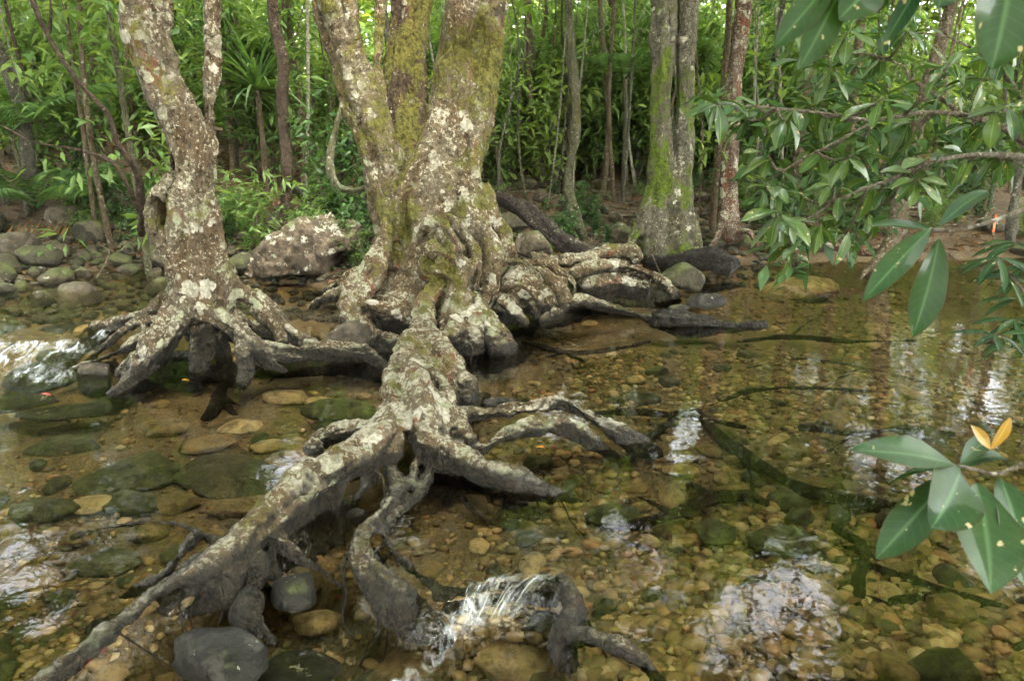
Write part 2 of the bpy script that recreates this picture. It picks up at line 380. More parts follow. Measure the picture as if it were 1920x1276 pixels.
def groundm():
    t = NT('forest_floor'); pos = t.n('NewGeometry').outputs['Position']; z = t.sep(pos)[2]
    n1 = t.noise(2.2, 7, .65, pos); n2 = t.noise(26, 7, .75, pos); v = t.vor(32, t.scale(pos, (1, 1, .3)), 'F1', 'Color')
    land = t.mix(t.rng(n1, .35, .65), (.055, .036, .022), (.13, .088, .052))
    land = t.mix(t.math('MULTIPLY', t.sep(v)[0], .55), land, (.17, .115, .065))
    land = t.mix(t.rng(n2, .42, .62, 0, .5), land, (.03, .022, .014))
    bed = t.mix(t.rng(n1, .36, .6), (.23, .145, .06), (.10, .076, .033)); bed = t.mix(t.rng(n2, .4, .65, 0, .5), bed, (.27, .19, .10))
    bed = t.mix(t.math('MULTIPLY', t.sep(t.vor(34, t.scale(pos, (1, 1, .2)), 'F1', 'Color'))[1], .75), bed, (.10, .075, .035)); bed = t.mix(t.rng(t.vor(34, t.scale(pos, (1, 1, .2)), 'DISTANCE_TO_EDGE'), .12, 0, 0, .7), bed, (.06, .045, .02))
    col = t.mix(t.rng(t.math('ADD', z, t.math('MULTIPLY', n1, .06)), .0, .10), bed, land)
    h = t.math('ADD', n2, t.math('MULTIPLY', t.vor(60, pos), .4))
    return t.done(t.prin(col, .85, t.bump(h, .7, .03), .25))
M['ground'] = groundm()
def waterm():
    t = NT('clear_stream_water'); pos = t.n('NewGeometry').outputs['Position']
    foam = t.n('Attribute', attribute_name='foam').outputs['Fac']; rip = t.n('Attribute', attribute_name='rip').outputs['Fac']
    a = t.noise(3.2, 3, .5, pos, .5); b = t.noise(11, 3, .5, pos, .8); c = t.noise(38, 3, .55, pos, .5)
    h = t.math('ADD', t.math('MULTIPLY', a, .55), t.math('ADD', t.math('MULTIPLY', b, .34), t.math('MULTIPLY', c, t.math('MULTIPLY', rip, .22))))
    bp = t.n('Bump'); bp.inputs['Distance'].default_value = .05; t.s_(bp.inputs['Strength'], t.rng(rip, 0, 1, .04, .55, False)); t.s_(bp.inputs['Height'], h)
    fr = t.n('Fresnel'); fr.inputs[0].default_value = 1.34; t.s_(fr.inputs['Normal'], bp.outputs[0])
    tr = t.n('BsdfTransparent'); t.s_(tr.inputs[0], (.96, .93, .78))
    g = t.n('BsdfGlossy'); g.inputs['Roughness'].default_value = .015; g.inputs[0].default_value = (1, 1, 1, 1); t.s_(g.inputs['Normal'], bp.outputs[0])
    m = t.n('MixShader'); t.s_(m.inputs[0], fr.outputs[0]); t.t.links.new(tr.outputs[0], m.inputs[1]); t.t.links.new(g.outputs[0], m.inputs[2])
    st = t.noise(20, 4, .6, t.scale(pos, (1, .45, .4)), 1.0); st2 = t.noise(7, 3, .5, pos)
    ff = t.math('MULTIPLY', t.rng(t.math('ADD', st, t.math('MULTIPLY', st2, .4)), t.math('SUBTRACT', 1.06, t.math('MULTIPLY', foam, .62)), t.math('SUBTRACT', 1.46, t.math('MULTIPLY', foam, .5))), .8)
    d = t.n('BsdfDiffuse'); t.s_(d.inputs[0], (.78, .82, .84)); 
    m2 = t.n('MixShader'); t.s_(m2.inputs[0], ff); t.t.links.new(m.outputs[0], m2.inputs[1]); t.t.links.new(d.outputs[0], m2.inputs[2])
    return t.done(m2.outputs[0])
M['water'] = waterm()
def foamm():
    t = NT('falling_water'); g = t.n('BsdfGlossy'); g.inputs['Roughness'].default_value = .2; d = t.n('BsdfDiffuse'); t.s_(d.inputs[0], (.8, .84, .86)); tr = t.n('BsdfTransparent')
    lw = t.n('LayerWeight'); lw.inputs[0].default_value = .5; pos = t.n('NewGeometry').outputs['Position']
    op = t.math('MULTIPLY', t.rng(lw.outputs['Facing'], .75, .1, 0, .42), t.rng(t.noise(60, 3, .6, t.scale(pos, (1, 1, .25))), .35, .65, .25, 1))
    a = t.n('MixShader'); a.inputs[0].default_value = .25; t.t.links.new(d.outputs[0], a.inputs[1]); t.t.links.new(g.outputs[0], a.inputs[2])
    m = t.n('MixShader'); t.s_(m.inputs[0], op); t.t.links.new(tr.outputs[0], m.inputs[1]); t.t.links.new(a.outputs[0], m.inputs[2])
    return t.done(m.outputs[0])
M['fall'] = foamm()
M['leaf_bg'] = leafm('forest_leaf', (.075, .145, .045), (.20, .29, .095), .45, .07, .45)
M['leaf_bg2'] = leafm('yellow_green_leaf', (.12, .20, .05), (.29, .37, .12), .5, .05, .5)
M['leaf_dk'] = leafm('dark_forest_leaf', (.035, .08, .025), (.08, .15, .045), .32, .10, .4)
M['leaf_palm'] = leafm('palm_leaf', (.07, .15, .045), (.16, .26, .09), .35, .08, .45)
M['leaf_shrub'] = leafm('glossy_shrub_leaf', (.014, .042, .014), (.07, .125, .026), .32, .08, .38, attr=None)
M['leaf_near'] = leafm('near_leaf', (.013, .042, .015), (.03, .066, .022), .3, .035, .42, attr=None)
M['leaf_hang'] = leafm('hanging_leaf', (.012, .042, .005), (.018, .052, .008), .45, .05, .45, attr=None)
M['leaf_young'] = leafm('young_orange_leaf', (.26, .17, .03), (.30, .21, .045), .4, .08, .4, attr=None, tcol=(1, .9, .6))
M['leaf_dead'] = leafm('dead_leaf', (.09, .045, .022), (.24, .14, .07), .15, .04, .6)
M['leaf_red'] = leafm('red_fallen_leaf', (.26, .035, .022), (.32, .05, .03), .2, .12, .4, attr=None, tcol=(1, .6, .5))
M['leaf_orange'] = leafm('orange_fallen_leaf', (.55, .19, .03), (.6, .26, .04), .2, .06, .4, attr=None, tcol=(1, .7, .4))
def plain(n, c, r=.5):
    t = NT(n); return t.done(t.prin(t.mix(t.rng(t.noise(20, 4), .3, .7, 0, .4), c, tuple(x * .6 for x in c)), r))
M['tape'] = plain('orange_tape', (.75, .13, .02), .4)

# ------------------------------------------------------------------ the lie of the land and the water
BX = np.array([-30, -9, -5, -4.0, -3.4, -2.6, -2.0, -1.4, -.4, .6, 1.5, 2.4, 3.4, 5, 9, 30.])
BY = np.array([6.5, 6.2, 6.1, 6.15, 6.75, 7.5, 7.5, 7.1, 7.6, 7.9, 8.2, 8.5, 8.7, 8.8, 9.2, 10])
def bank(x): return np.interp(x, BX, BY)
LOW_PX = [(60, 1300), (145, 1225), (283, 1112), (400, 1062), (500, 1010), (590, 990), (650, 1010), (690, 1070), (800, 1128), (870, 1112), (950, 1088), (1045, 1098), (1075, 1150), (1068, 1215), (1085, 1300), (1200, 1500), (-300, 1500)]
LOW = np.array([Zp(a, b, 0)[0][:2] for a, b in LOW_PX])
def poly_sd(x, y, P):
    """signed distance to a closed outline, positive inside"""
    d = np.full(x.shape, 1e9); ins = np.zeros(x.shape, bool)
    for i in range(len(P)):
        a, b = P[i], P[(i + 1) % len(P)]; e = b - a
        t = np.clip(((x - a[0]) * e[0] + (y - a[1]) * e[1]) / (e @ e), 0, 1)
        d = np.minimum(d, np.hypot(x - a[0] - t * e[0], y - a[1] - t * e[1]))
        c = ((a[1] > y) != (b[1] > y)) & (x < (b[0] - a[0]) * (y - a[1]) / (b[1] - a[1] + 1e-12) + a[0]); ins ^= c
    return np.where(ins, d, -d)
def water_z(x, y):
    low = -.15 * sst(-.02, .11, poly_sd(x, y, LOW))
    up = .17 * sst(4.7, 5.3, y + .22 * (x + 3.3) + .12 * vn(np.stack([x * 3, y * 3, x * 0], 1), 5)) * sst(-2.35, -2.85, x)
    return low + up
def ground_z(x, y):
    x = np.asarray(x, float); y = np.asarray(y, float); p = np.stack([x, y, x * 0], 1)
    d = y - bank(x)
    slope = np.where(x < -1, .17, .115)
    land = .05 + slope * np.clip(d, 0, 5) + .05 * np.clip(d - 5, 0, 14) + .012 * np.clip(d - 19, 0, 300) + .07 * fbm(p * .9, 3, 2) * sst(0, 1.5, d)
    near = .1 + .35 * np.clip(.9 - y, 0, 3)
    bed = water_z(x, y) - .17 - .05 * fbm(p * 1.3, 3, 4)
    bed = bed + .0
    k = sst(-.55, .12, d); z = bed * (1 - k) + land * k
    k2 = sst(1.3, .5, y); return z * (1 - k2) + near * k2
def axis(segs):
    out = []
    for a, b, s in segs: out.append(np.arange(a, b, s))
    return np.unique(np.concatenate(out + [np.array([segs[-1][1]])]))
def heightmesh(name, xs, ys, fz, mat, attrs=None):
    X, Y = np.meshgrid(xs, ys); x, y = X.ravel(), Y.ravel(); V = np.stack([x, y, fz(x, y)], 1); nx = len(xs)
    i, j = np.meshgrid(np.arange(len(ys) - 1), np.arange(nx - 1), indexing='ij')
    q = np.stack([i * nx + j, i * nx + j + 1, (i + 1) * nx + j + 1, (i + 1) * nx + j], -1).reshape(-1, 4)
    at = attrs(x, y, V[:, 2]) if attrs else None
    return mesh_np(name, V, q, mat, attr=at)
gx = axis([(-300, -40, 20), (-40, -8, 1.5), (-8, 6, .07), (6, 40, 1.5), (40, 301, 20)])
gy = axis([(-60, 0, 3), (0, 1.5, .3), (1.5, 14, .07), (14, 40, 1.2), (40, 301, 20)])
g = link('ground', heightmesh('ground', gx, gy, ground_z, M['ground'])); tag(g, kind='structure', label='brown forest floor and sandy stream bed')

DAM = np.array([Zp(a, b, -.05)[0][:2] for a, b in [(810, 1130), (870, 1125), (950, 1105), (1040, 1108)]])
def seg_dist(x, y, P):
    d = np.full(x.shape, 1e9)
    for i in range(len(P) - 1):
        a, b = P[i], P[i + 1]; e = b - a; t = np.clip(((x - a[0]) * e[0] + (y - a[1]) * e[1]) / (e @ e), 0, 1)
        d = np.minimum(d, np.hypot(x - a[0] - t * e[0], y - a[1] - t * e[1]))
    return d
JET = np.array([Zp(a, b, -.15)[0][:2] for a, b in [(900, 1170), (860, 1215), (800, 1250), (730, 1300)]])
def wattr(x, y, z):
    dd = seg_dist(x, y, DAM); low = poly_sd(x, y, LOW)
    foam = .25 * np.exp(-(dd / .05) ** 2) * (low > -.05) + .66 * np.exp(-(seg_dist(x, y, JET) / .085) ** 2) * (low > 0)
    e = .03; gz = np.hypot(water_z(x + e, y) - water_z(x - e, y), water_z(x, y + e) - water_z(x, y - e)) / (2 * e)
    rap = sst(-2.3, -2.9, x) * sst(4.1, 4.6, y)
    p3 = np.stack([x * 4, y * 4, x * 0], 1); foam = foam + rap * np.clip((gz - .16) * 4.0 + .5 * fbm(p3, 3, 21), 0, .8)
    rip = .05 + .9 * (low > 0) + .9 * np.exp(-(dd / .28) ** 2) + .9 * rap + .09 * sst(.2, -1.1, x) * sst(4.6, 3.0, y) + .10 * sst(-1.3, -2.4, x) * sst(3.2, 4.2, y)
    return {'foam': np.clip(foam, 0, 1.2), 'rip': np.clip(rip, 0, 1)}
def wave_z(x, y):
    p = np.stack([x * 9, y * 9, x * 0], 1); z = water_z(x, y); at = wattr(x, y, z)
    return z + .010 * fbm(p, 3, 8) * at['rip'] + .018 * fbm(p * 1.8, 2, 12) * np.clip(at['foam'], 0, 1)
wx = axis([(-30, -5, .8), (-5, -2.2, .035), (-2.2, 1.2, .022), (1.2, 6, .08), (6, 31, 1)])
wy = axis([(.4, 1.8, .1), (1.8, 3.6, .022), (3.6, 6.6, .045), (6.6, 10.6, .1)])
wat = link('stream_water', heightmesh('stream_water', wx, wy, wave_z, M['water'], wattr)); tag(wat, kind='structure', label='clear amber stream water over a pebble bed')
# the little fall between the roots: silky sheets of water sliding over the holding root
def sheetm():
    t = NT('silky_falling_water'); u = t.n('Attribute', attribute_name='su').outputs['Fac']; v = t.n('Attribute', attribute_name='sv').outputs['Fac']; ly = t.n('Attribute', attribute_name='sl').outputs['Fac']
    cb = t.n('CombineXYZ'); t.s_(cb.inputs[0], t.math('MULTIPLY', u, 26.)); t.s_(cb.inputs[1], t.math('MULTIPLY', v, 1.6)); t.s_(cb.inputs[2], t.math('MULTIPLY', ly, 9.))
    n = t.noise(1.0, 4, .65, cb.outputs[0], .3)
    body = t.math('MULTIPLY', t.rng(v, .08, .35), t.rng(v, 1.0, .72)); op = t.math('MULTIPLY', t.math('MULTIPLY', t.rng(n, .50, .75), body), .75)
    tr = t.n('BsdfTransparent'); d = t.n('BsdfDiffuse'); t.s_(d.inputs[0], (.80, .84, .86)); g = t.n('BsdfGlossy'); g.inputs['Roughness'].default_value = .08
    bp = t.bump(n, .6, .02); t.s_(g.inputs['Normal'], bp); fr = t.n('Fresnel'); fr.inputs[0].default_value = 1.34; t.s_(fr.inputs['Normal'], bp)
    m = t.n('MixShader'); t.s_(m.inputs[0], op); t.t.links.new(tr.outputs[0], m.inputs[1]); t.t.links.new(d.outputs[0], m.inputs[2])
    m2 = t.n('MixShader'); t.s_(m2.inputs[0], t.math('MULTIPLY', fr.outputs[0], t.math('MULTIPLY', body, .12))); t.t.links.new(m.outputs[0], m2.inputs[1]); t.t.links.new(g.outputs[0], m2.inputs[2])
    return t.done(m2.outputs[0])
M['sheet'] = sheetm()
VS, FS, su, sv, sl_ = [], [], [], [], []; nu, nv = 40, 18
for ly in range(3):
    base_n = len(VS)
    for i in range(nu):
        u = .38 + .62 * i / (nu - 1); k = min(2, int(u * 3)); f = u * 3 - k; a = DAM[k] * (1 - f) + DAM[k + 1] * f
        lan = a * .45 + JET[0] * .55 + np.array([-.03 - .05 * (1 - u), -.04 - .02 * ly]); lift = .012 * math.sin(u * 21 + ly * 2) + .008 * math.sin(u * 47 + ly)
        for j in range(nv):
            v = j / (nv - 1); q = v * 1.35 - .35; p = a + (lan - a) * q
            z = .004 + .004 * ly if q <= 0 else .004 + .004 * ly - .155 * (q ** 1.7) + lift * math.sin(min(q, 1) * 3.14)
            VS.append((p[0], p[1], z)); su.append(u); sv.append(v); sl_.append(ly)
    for i in range(nu - 1):
        for j in range(nv - 1): b_ = base_n + i * nv + j; FS.append((b_, b_ + nv, b_ + nv + 1, b_ + 1))
o = link('falling_sheet', mesh_np('falling_sheet', np.array(VS), np.array(FS), M['sheet'], True, {'su': np.array(su), 'sv': np.array(sv), 'sl': np.array(sl_)}), wat); tag(o, kind='stuff')
fs = []
for k in range(60):      # droplets thrown up below the fall
    c = JET[0] + np.array([random.gauss(0, .07), random.gauss(0, .05)]); fs.append(blob((c[0], c[1], -.15 + abs(random.gauss(0, .03))), random.uniform(.001, .0035), 1))
V, Fc = merge(fs); o = link('water_droplets', mesh_np('water_droplets', V, Fc, M['fall']), wat); tag(o, kind='stuff')

# ------------------------------------------------------------------ leaves
def unit(v): return v / (np.linalg.norm(v, axis=-1, keepdims=True) + 1e-9)
T6 = np.array([[0, 0, 0], [.42, .5, .06], [.45, 0, -.05], [.42, -.5, .06], [1, 0, -.12]])      # folded leaf: x length, y width
T4 = np.array([[0, 0, 0], [.45, .5, .05], [.45, -.5, .05], [1, 0, -.1]]); T4F = np.array([[0, 2, 1], [1, 2, 3]])
T6F = np.array([[0, 2, 1], [0, 3, 2], [1, 2, 4], [2, 3, 4]])
def leaves_np(pos, fwd, up, L, W, rng=RNG, tm=None):
    T6, T6F = (tm or (globals()['T6'], globals()['T6F'])); nv, nf_ = len(T6), len(T6F)
    fwd = unit(fwd); side = unit(np.cross(up, fwd)); u = np.cross(fwd, side); n = len(pos)
    V = pos[:, None] + T6[None, :, 0:1] * L[:, None, None] * fwd[:, None] + T6[None, :, 1:2] * W[:, None, None] * side[:, None] + T6[None, :, 2:3] * L[:, None, None] * u[:, None]
    Fi = (T6F[None] + nv * np.arange(n)[:, None, None]).reshape(-1, 3)
    return V.reshape(-1, 3), Fi, np.repeat(rng.random(n), nf_)
def whorls(C, per, L, ratio=.3, droop=.25, spread=.05, seed=0, tm=None):
    """clusters of leaves round twig ends C"""
    rg = np.random.default_rng(seed); n = len(C) * per
    c = np.repeat(C, per, 0); az = rg.random(n) * 2 * np.pi; el = rg.normal(-droop, .45, n)
    f = np.stack([np.cos(az) * np.cos(el), np.sin(az) * np.cos(el), np.sin(el)], 1)
    up = unit(np.array([0, 0, 1.]) + rg.normal(0, .35, (n, 3)))
    ln = L * rg.uniform(.65, 1.25, n)
    return leaves_np(c + f * spread * rg.random((n, 1)) + rg.normal(0, spread, (n, 3)), f, up, ln, ln * ratio * rg.uniform(.8, 1.2, n), rg, tm)
def leafmesh(name, data, mat):
    V, Fi, rn = data; return mesh_np(name, V, Fi, mat, False, {'rnd': rn})
def catl(ds):
    V, Fi, rn, n = [], [], [], 0
    for v, f, r in ds: V.append(v); Fi.append(f + n); rn.append(r); n += len(v)
    return np.vstack(V), np.vstack(Fi), np.concatenate(rn)
def crown_pts(n, rx, rz, rg):
    d = unit(rg.normal(0, 1, (n, 3))); r = rg.random((n, 1)) ** .45; p = d * r * np.array([rx, rx, rz])
    keep = vn(p * 1.1 + 50, 3) > -.28; return p[keep]
CROWN = []
for k in range(5):
    rg = np.random.default_rng(100 + k); C = crown_pts(330, 1.9, 1.3, rg)
    CROWN.append(leafmesh('crown', whorls(C, 10, .20, .36, .2, .12, 200 + k), M[['leaf_bg', 'leaf_bg2', 'leaf_dk', 'leaf_bg', 'leaf_bg2'][k]]))
# understory shrubs: thin stems and whorls
SHRUB = []
for k in range(8):
    rg = np.random.default_rng(300 + k); stems, tips = [], []
    H = [1.1, 1.7, 2.3, 1.4, .6, 2.6, .8, 1.9][k]
    for s in range([5, 6, 6, 7, 6, 5, 8, 7][k]):
        a = rg.random() * 6.28; ln = H * rg.uniform(.6, 1.05); sp = rg.uniform(.1, .42) * ln
        p = [(0.05 * math.cos(a), .05 * math.sin(a), -.1, .012), (sp * .4 * math.cos(a), sp * .4 * math.sin(a), ln * .5, .009), (sp * math.cos(a + .3), sp * math.sin(a + .3), ln, .003)]
        stems.append(tube(p, 5, .3)); Q = resample(p, .12)
        for q in Q[len(Q) // 4:]:
            tips.append(q[:3] + rg.normal(0, .05, 3))
            if rg.random() < .75: tips.append(q[:3] + rg.normal(0, .16, 3) * np.array([1, 1, .6]))
    L = [.13, .15, .16, .11, .12, .18, .10, .13][k]
    V, Fc = merge(stems)
    SHRUB.append((mesh_np('stem', V, Fc, M['twig']), leafmesh('foliage', whorls(np.array(tips), 6, L, [.28, .34, .3, .42, .25, .3, .4, .22][k], .2, .03, 400 + k), M[['leaf_bg', 'leaf_bg2', 'leaf_bg', 'leaf_dk', 'leaf_bg', 'leaf_bg', 'leaf_dk', 'leaf_bg'][k]])))
def gz1(x, y): return float(ground_z(np.array([x]), np.array([y]))[0])
def frond(L, n, droop, rg, wid=.33):
    t = np.linspace(.12, 1, n); x = L * t * np.cos(droop * t * .8); z = L * (t * .9 - droop * t * t * .75)
    pts = np.stack([x, 0 * x, z], 1); tg = unit(np.gradient(pts, axis=0)); ll = L * wid * np.sin(np.pi * np.clip(t * .92 + .06, 0, 1)) ** .6
    ds = []
    for s in (-1, 1):
        f = unit(tg * .55 + np.array([0, s * 1.0, -.15])); ds.append(leaves_np(pts, f, np.tile([0, 0, 1.], (n, 1)) + rg.normal(0, .08, (n, 3)), ll * rg.uniform(.9, 1.05, n), np.full(n, L * .024), rg))
    return catl(ds), [(*p, .006 * L * (1.3 - a)) for p, a in zip(pts[::max(1, n // 6)], t[::max(1, n // 6)])]
def rotz(d, a, off=(0, 0, 0)):
    V, Fi, rn = d; c, s = math.cos(a), math.sin(a); return V @ np.array([[c, s, 0], [-s, c, 0], [0, 0, 1]]) + np.asarray(off), Fi, rn
def palm_meshes(nf, L, seed, stem=.3):
    rg = np.random.default_rng(seed); out = []
    for k in range(nf):
        d, rach = frond(L * rg.uniform(.8, 1.1), 20, rg.uniform(.55, 1.1), rg); a = k * 2.4 + rg.random() * .6
        c, s = math.cos(a), math.sin(a)
        rt = tube([(0, 0, 0, .008 * L)] + [(c * p[0] - s * p[1], s * p[0] + c * p[1], p[2], p[3]) for p in rach], 4, .3)
        out.append((leafmesh('frond', rotz(d, a), M['leaf_palm']), mesh_np('rachis', *rt, M['leaf_palm'])))
    return out
PALM = [palm_meshes(7, 1.25, 51), palm_meshes(6, .9, 52)]
def palm(loc, v, label, group, s=1.0, rz=0):
    e = empty('palm_plant', loc); e.rotation_euler.z = rz; e.scale = (s, s, s); tag(e, label, 'palm', group)
    if loc[2] - gz1(loc[0], loc[1]) > .3: link('trunk', mesh_np('trunk', *tube([(.05, 0, (gz1(loc[0], loc[1]) - loc[2] - .1) / s, .03), (.03, .02, -.5, .025), (0, 0, .05, .022)], 7, .4), M['bark_olive']), e)
    for fm, rm in PALM[v]:
        f = link('frond', fm, e); link('rachis', rm, f)
    return e

# ------------------------------------------------------------------ the big many-rooted tree
main = empty('many_trunked_tree', (0, 0, 0)); tag(main, 'huge lichen covered tree with four trunks and sprawling roots in mid-stream', 'tree')
_tbk = [0]
def tb(l, s=10, st=.05, n=None, core=.72):
    """a limb of twisted strands round a core, so that the skin comes out fluted"""
    _tbk[0] += 1; rg = np.random.default_rng(3000 + _tbk[0]); Q = resample(l, st); C, r = Q[:, :3], Q[:, 3]; rm = r.max()
    n = n or (3 if rm < .10 else 4 if rm < .17 else 7)
    T = unit(np.gradient(C, axis=0)); a = np.array([0, 0, 1.]) if abs(T[0][2]) < .8 else np.array([1., 0, 0]); N = unit(a - T * (T @ a)[:, None]); B = np.cross(T, N)
    sl = np.concatenate([[0], np.cumsum(np.linalg.norm(np.diff(C, axis=0), axis=1))]); out = [tube(np.c_[C, r * core], s, 10)]
    tw = rg.choice((-1, 1)) * rg.uniform(.25, .6) / max(rm * 2.2, .08)
    if n > 4: tw *= .25
    k0 = .46 if n < 5 else .60; k1 = .60 if n < 5 else .44
    for k in range(n):
        ph = 2 * np.pi * k / n + rg.random() * .8 + tw * sl + .5 * np.sin(sl / (rm * 5 + .05) * rg.uniform(.7, 1.4) + rg.random() * 6); rk = rg.uniform(.8, 1.12) * (1 + .12 * np.sin(sl / (rm * 3 + .03) + rg.random() * 6))
        P = C + (r * k0)[:, None] * (np.cos(ph)[:, None] * N + np.sin(ph)[:, None] * B); out.append(tube(np.c_[P, r * k1 * rk], 8, 10))
    return merge(out)
def bl(px, py, y, r, sc=(1, 1, 1)): a = Yp(px, py, y); return blob(a[0], r * a[1], 2, sc)
parts = {
 'trunk|right-hand trunk, thickest, pale lichen and olive moss': [tb(PY([(1010, -700, 6.8, 36), (980, -450, 6.7, 44), (935, -200, 6.5, 55), (895, 0, 6.3, 60), (876, 100, 6.3, 57), (855, 200, 6.25, 55), (842, 260, 6.2, 60), (830, 320, 6.15, 68), (824, 385, 6.1, 74), (826, 440, 6.05, 70), (815, 520, 6.05, 76), (810, 590, 6.0, 84)]), 12),
        tb(PY([(925, 60, 6.25, 24), (905, 200, 6.2, 24), (882, 300, 6.05, 26), (880, 380, 5.95, 26)])), tb(PY([(800, 270, 6.0, 20), (768, 335, 5.95, 24), (748, 400, 5.95, 24), (742, 450, 5.95, 20)]))],
 'trunk|left leaning trunk with reddish bark': [tb(PY([(520, -700, 6.0, 30), (560, -450, 6.1, 36), (596, -200, 6.2, 42), (630, 0, 6.2, 43), (652, 100, 6.2, 41), (682, 200, 6.2, 42), (712, 280, 6.15, 44), (732, 350, 6.15, 44), (738, 420, 6.1, 40), (745, 500, 6.05, 40)]), 18)],
 'trunk|middle trunk, knotty, behind the other two': [tb(PY([(800, -500, 7.9, 34), (785, -200, 7.7, 42), (773, 0, 7.5, 44), (761, 100, 7.35, 41), (757, 200, 7.2, 42), (766, 280, 6.95, 44), (785, 350, 6.6, 50), (800, 400, 6.3, 50)]), 18)],
 'trunk|thin pale trunk behind': [tb(PY([(725, -300, 7.3, 10), (716, 0, 7.1, 12), (708, 130, 6.9, 12), (722, 230, 6.7, 14), (760, 320, 6.4, 16)]))],
 'burl|knotted burl above the roots': [bl(828, 480, 5.7, 40), bl(803, 430, 5.8, 22), bl(824, 452, 5.66, 27), bl(803, 497, 5.56, 23), bl(849, 470, 5.56, 23), bl(845, 505, 5.54, 18), bl(818, 517, 5.5, 15), bl(838, 446, 5.56, 15), bl(812, 468, 5.48, 15), bl(790, 470, 5.62, 13), bl(832, 490, 5.44, 14), bl(795, 517, 5.55, 11), tb(PY([(785, 445, 5.66, 8), (800, 420, 5.6, 9), (828, 418, 5.55, 9), (850, 440, 5.5, 9), (868, 470, 5.5, 8)])), tb(PY([(800, 478, 5.46, 6), (822, 470, 5.42, 7), (845, 478, 5.42, 7), (858, 498, 5.46, 6)])), tb(PY([(800, 505, 5.46, 6), (825, 508, 5.42, 7), (846, 520, 5.45, 6)]))],
}
def root(n, *tubes): parts['root' + ('|' + n if n else '')] = list(tubes)
root('curling root beside the burl', tb(PY([(838, 405, 5.8, 16), (862, 428, 5.72, 12), (884, 465, 5.65, 12), (895, 505, 5.6, 12), (890, 545, 5.6, 12)])))
root('stout root running down from right-hand trunk', tb(PY([(868, 380, 5.95, 30), (890, 415, 5.85, 28), (915, 455, 5.75, 24), (926, 495, 5.7, 22), (920, 540, 5.65, 20), (905, 580, 5.6, 18)])), tb(PY([(900, 350, 6.1, 22), (920, 400, 6.0, 20), (945, 440, 5.95, 18), (960, 480, 5.9, 20)])))
root('left bulging root folded into a fist', tb(PY([(716, 380, 6.0, 14), (724, 430, 5.85, 15), (716, 475, 5.75, 20), (694, 520, 5.65, 34), (672, 560, 5.55, 36), (668, 600, 5.45, 34), (690, 632, 5.35, 28), (735, 648, 5.3, 20), (770, 655, 5.25, 14)])), bl(770, 560, 5.95, 60), bl(730, 590, 5.75, 52), tb(PY([(680, 575, 5.4, 12), (712, 573, 5.35, 13), (748, 586, 5.35, 12), (775, 612, 5.35, 10)])), tb(PY([(655, 530, 5.5, 12), (648, 580, 5.4, 13), (660, 615, 5.3, 13)])))
root('thin root reaching out left', tb(PY([(680, 520, 5.75, 14), (645, 545, 5.75, 11), (612, 558, 5.8, 9), (580, 580, 6.1, 6)])), tb(PY([(690, 510, 5.9, 14), (650, 520, 6.1, 12), (615, 545, 6.4, 8)])))
root('upright knuckle root', tb(PY([(878, 488, 5.58, 16), (872, 505, 5.52, 21), (858, 555, 5.45, 22), (846, 605, 5.35, 24), (850, 655, 5.2, 28)])))
root('buttress root with a dark wet foot', tb(PY([(884, 552, 5.5, 16), (903, 585, 5.4, 24), (922, 625, 5.3, 34), (945, 660, 5.2, 34)])), tb(PY([(880, 580, 5.45, 22), (880, 630, 5.3, 34), (885, 665, 5.2, 36)])), bl(870, 600, 5.75, 60))
root('ear shaped root, front fold', tb(PY([(935, 494, 5.75, 12), (975, 490, 5.7, 11), (1015, 507, 5.65, 11), (1046, 534, 5.62, 11), (1058, 562, 5.62, 10), (1045, 588, 5.62, 10), (1012, 602, 5.65, 12)])), bl(975, 545, 5.95, 50), bl(1010, 565, 5.85, 36), bl(950, 580, 5.8, 34), tb(PY([(945, 541, 5.6, 9), (972, 531, 5.52, 9), (996, 543, 5.52, 9), (1010, 566, 5.55, 8), (1000, 590, 5.6, 8)])), tb(PY([(940, 560, 5.6, 12), (965, 585, 5.55, 13), (985, 605, 5.55, 11)])))
root('ear shaped root, rear fold', tb(PY([(978, 488, 5.95, 10), (1028, 496, 5.9, 10), (1065, 517, 5.87, 10), (1079, 540, 5.85, 9), (1068, 560, 5.85, 8)])), bl(1035, 535, 6.05, 34))
root('long humped root with black underside', tb(PY([(1070, 515, 6.4, 14), (1100, 504, 6.45, 13), (1140, 497, 6.5, 13), (1175, 499, 6.5, 13), (1215, 512, 6.5, 13), (1245, 528, 6.45, 13), (1266, 552, 6.4, 12)])), tb(PY([(1085, 535, 6.5, 26), (1150, 530, 6.6, 30), (1215, 540, 6.6, 24)])))
root('lichen crusted root leading to right bank', tb(PY([(1000, 478, 6.5, 14), (1040, 488, 6.6, 13), (1085, 486, 6.8, 12), (1122, 478, 7.0, 12), (1158, 470, 7.1, 13), (1182, 470, 7.1, 13), (1197, 485, 7.1, 12)])), bl(1100, 500, 6.9, 26), bl(1165, 490, 7.2, 24))
root('low root sliding under water', tb(PY([(1040, 575, 5.9, 18), (1068, 565, 6.0, 17), (1098, 566, 6.1, 17), (1134, 573, 6.2, 15), (1173, 583, 6.15, 12), (1212, 594, 6.05, 9), (1250, 602, 5.95, 5)])))
root('central ridge root running towards the viewer', tb(PY([(862, 508, 5.62, 12), (840, 525, 5.55, 13), (815, 543, 5.45, 15), (796, 570, 5.35, 18), (793, 607, 5.1, 25), (786, 640, 4.7, 31), (765, 668, 4.25, 30), (752, 690, 4.05, 26)]), 14), tb(PY([(830, 640, 4.85, 22), (850, 620, 5.1, 22), (845, 600, 5.3, 22)])))
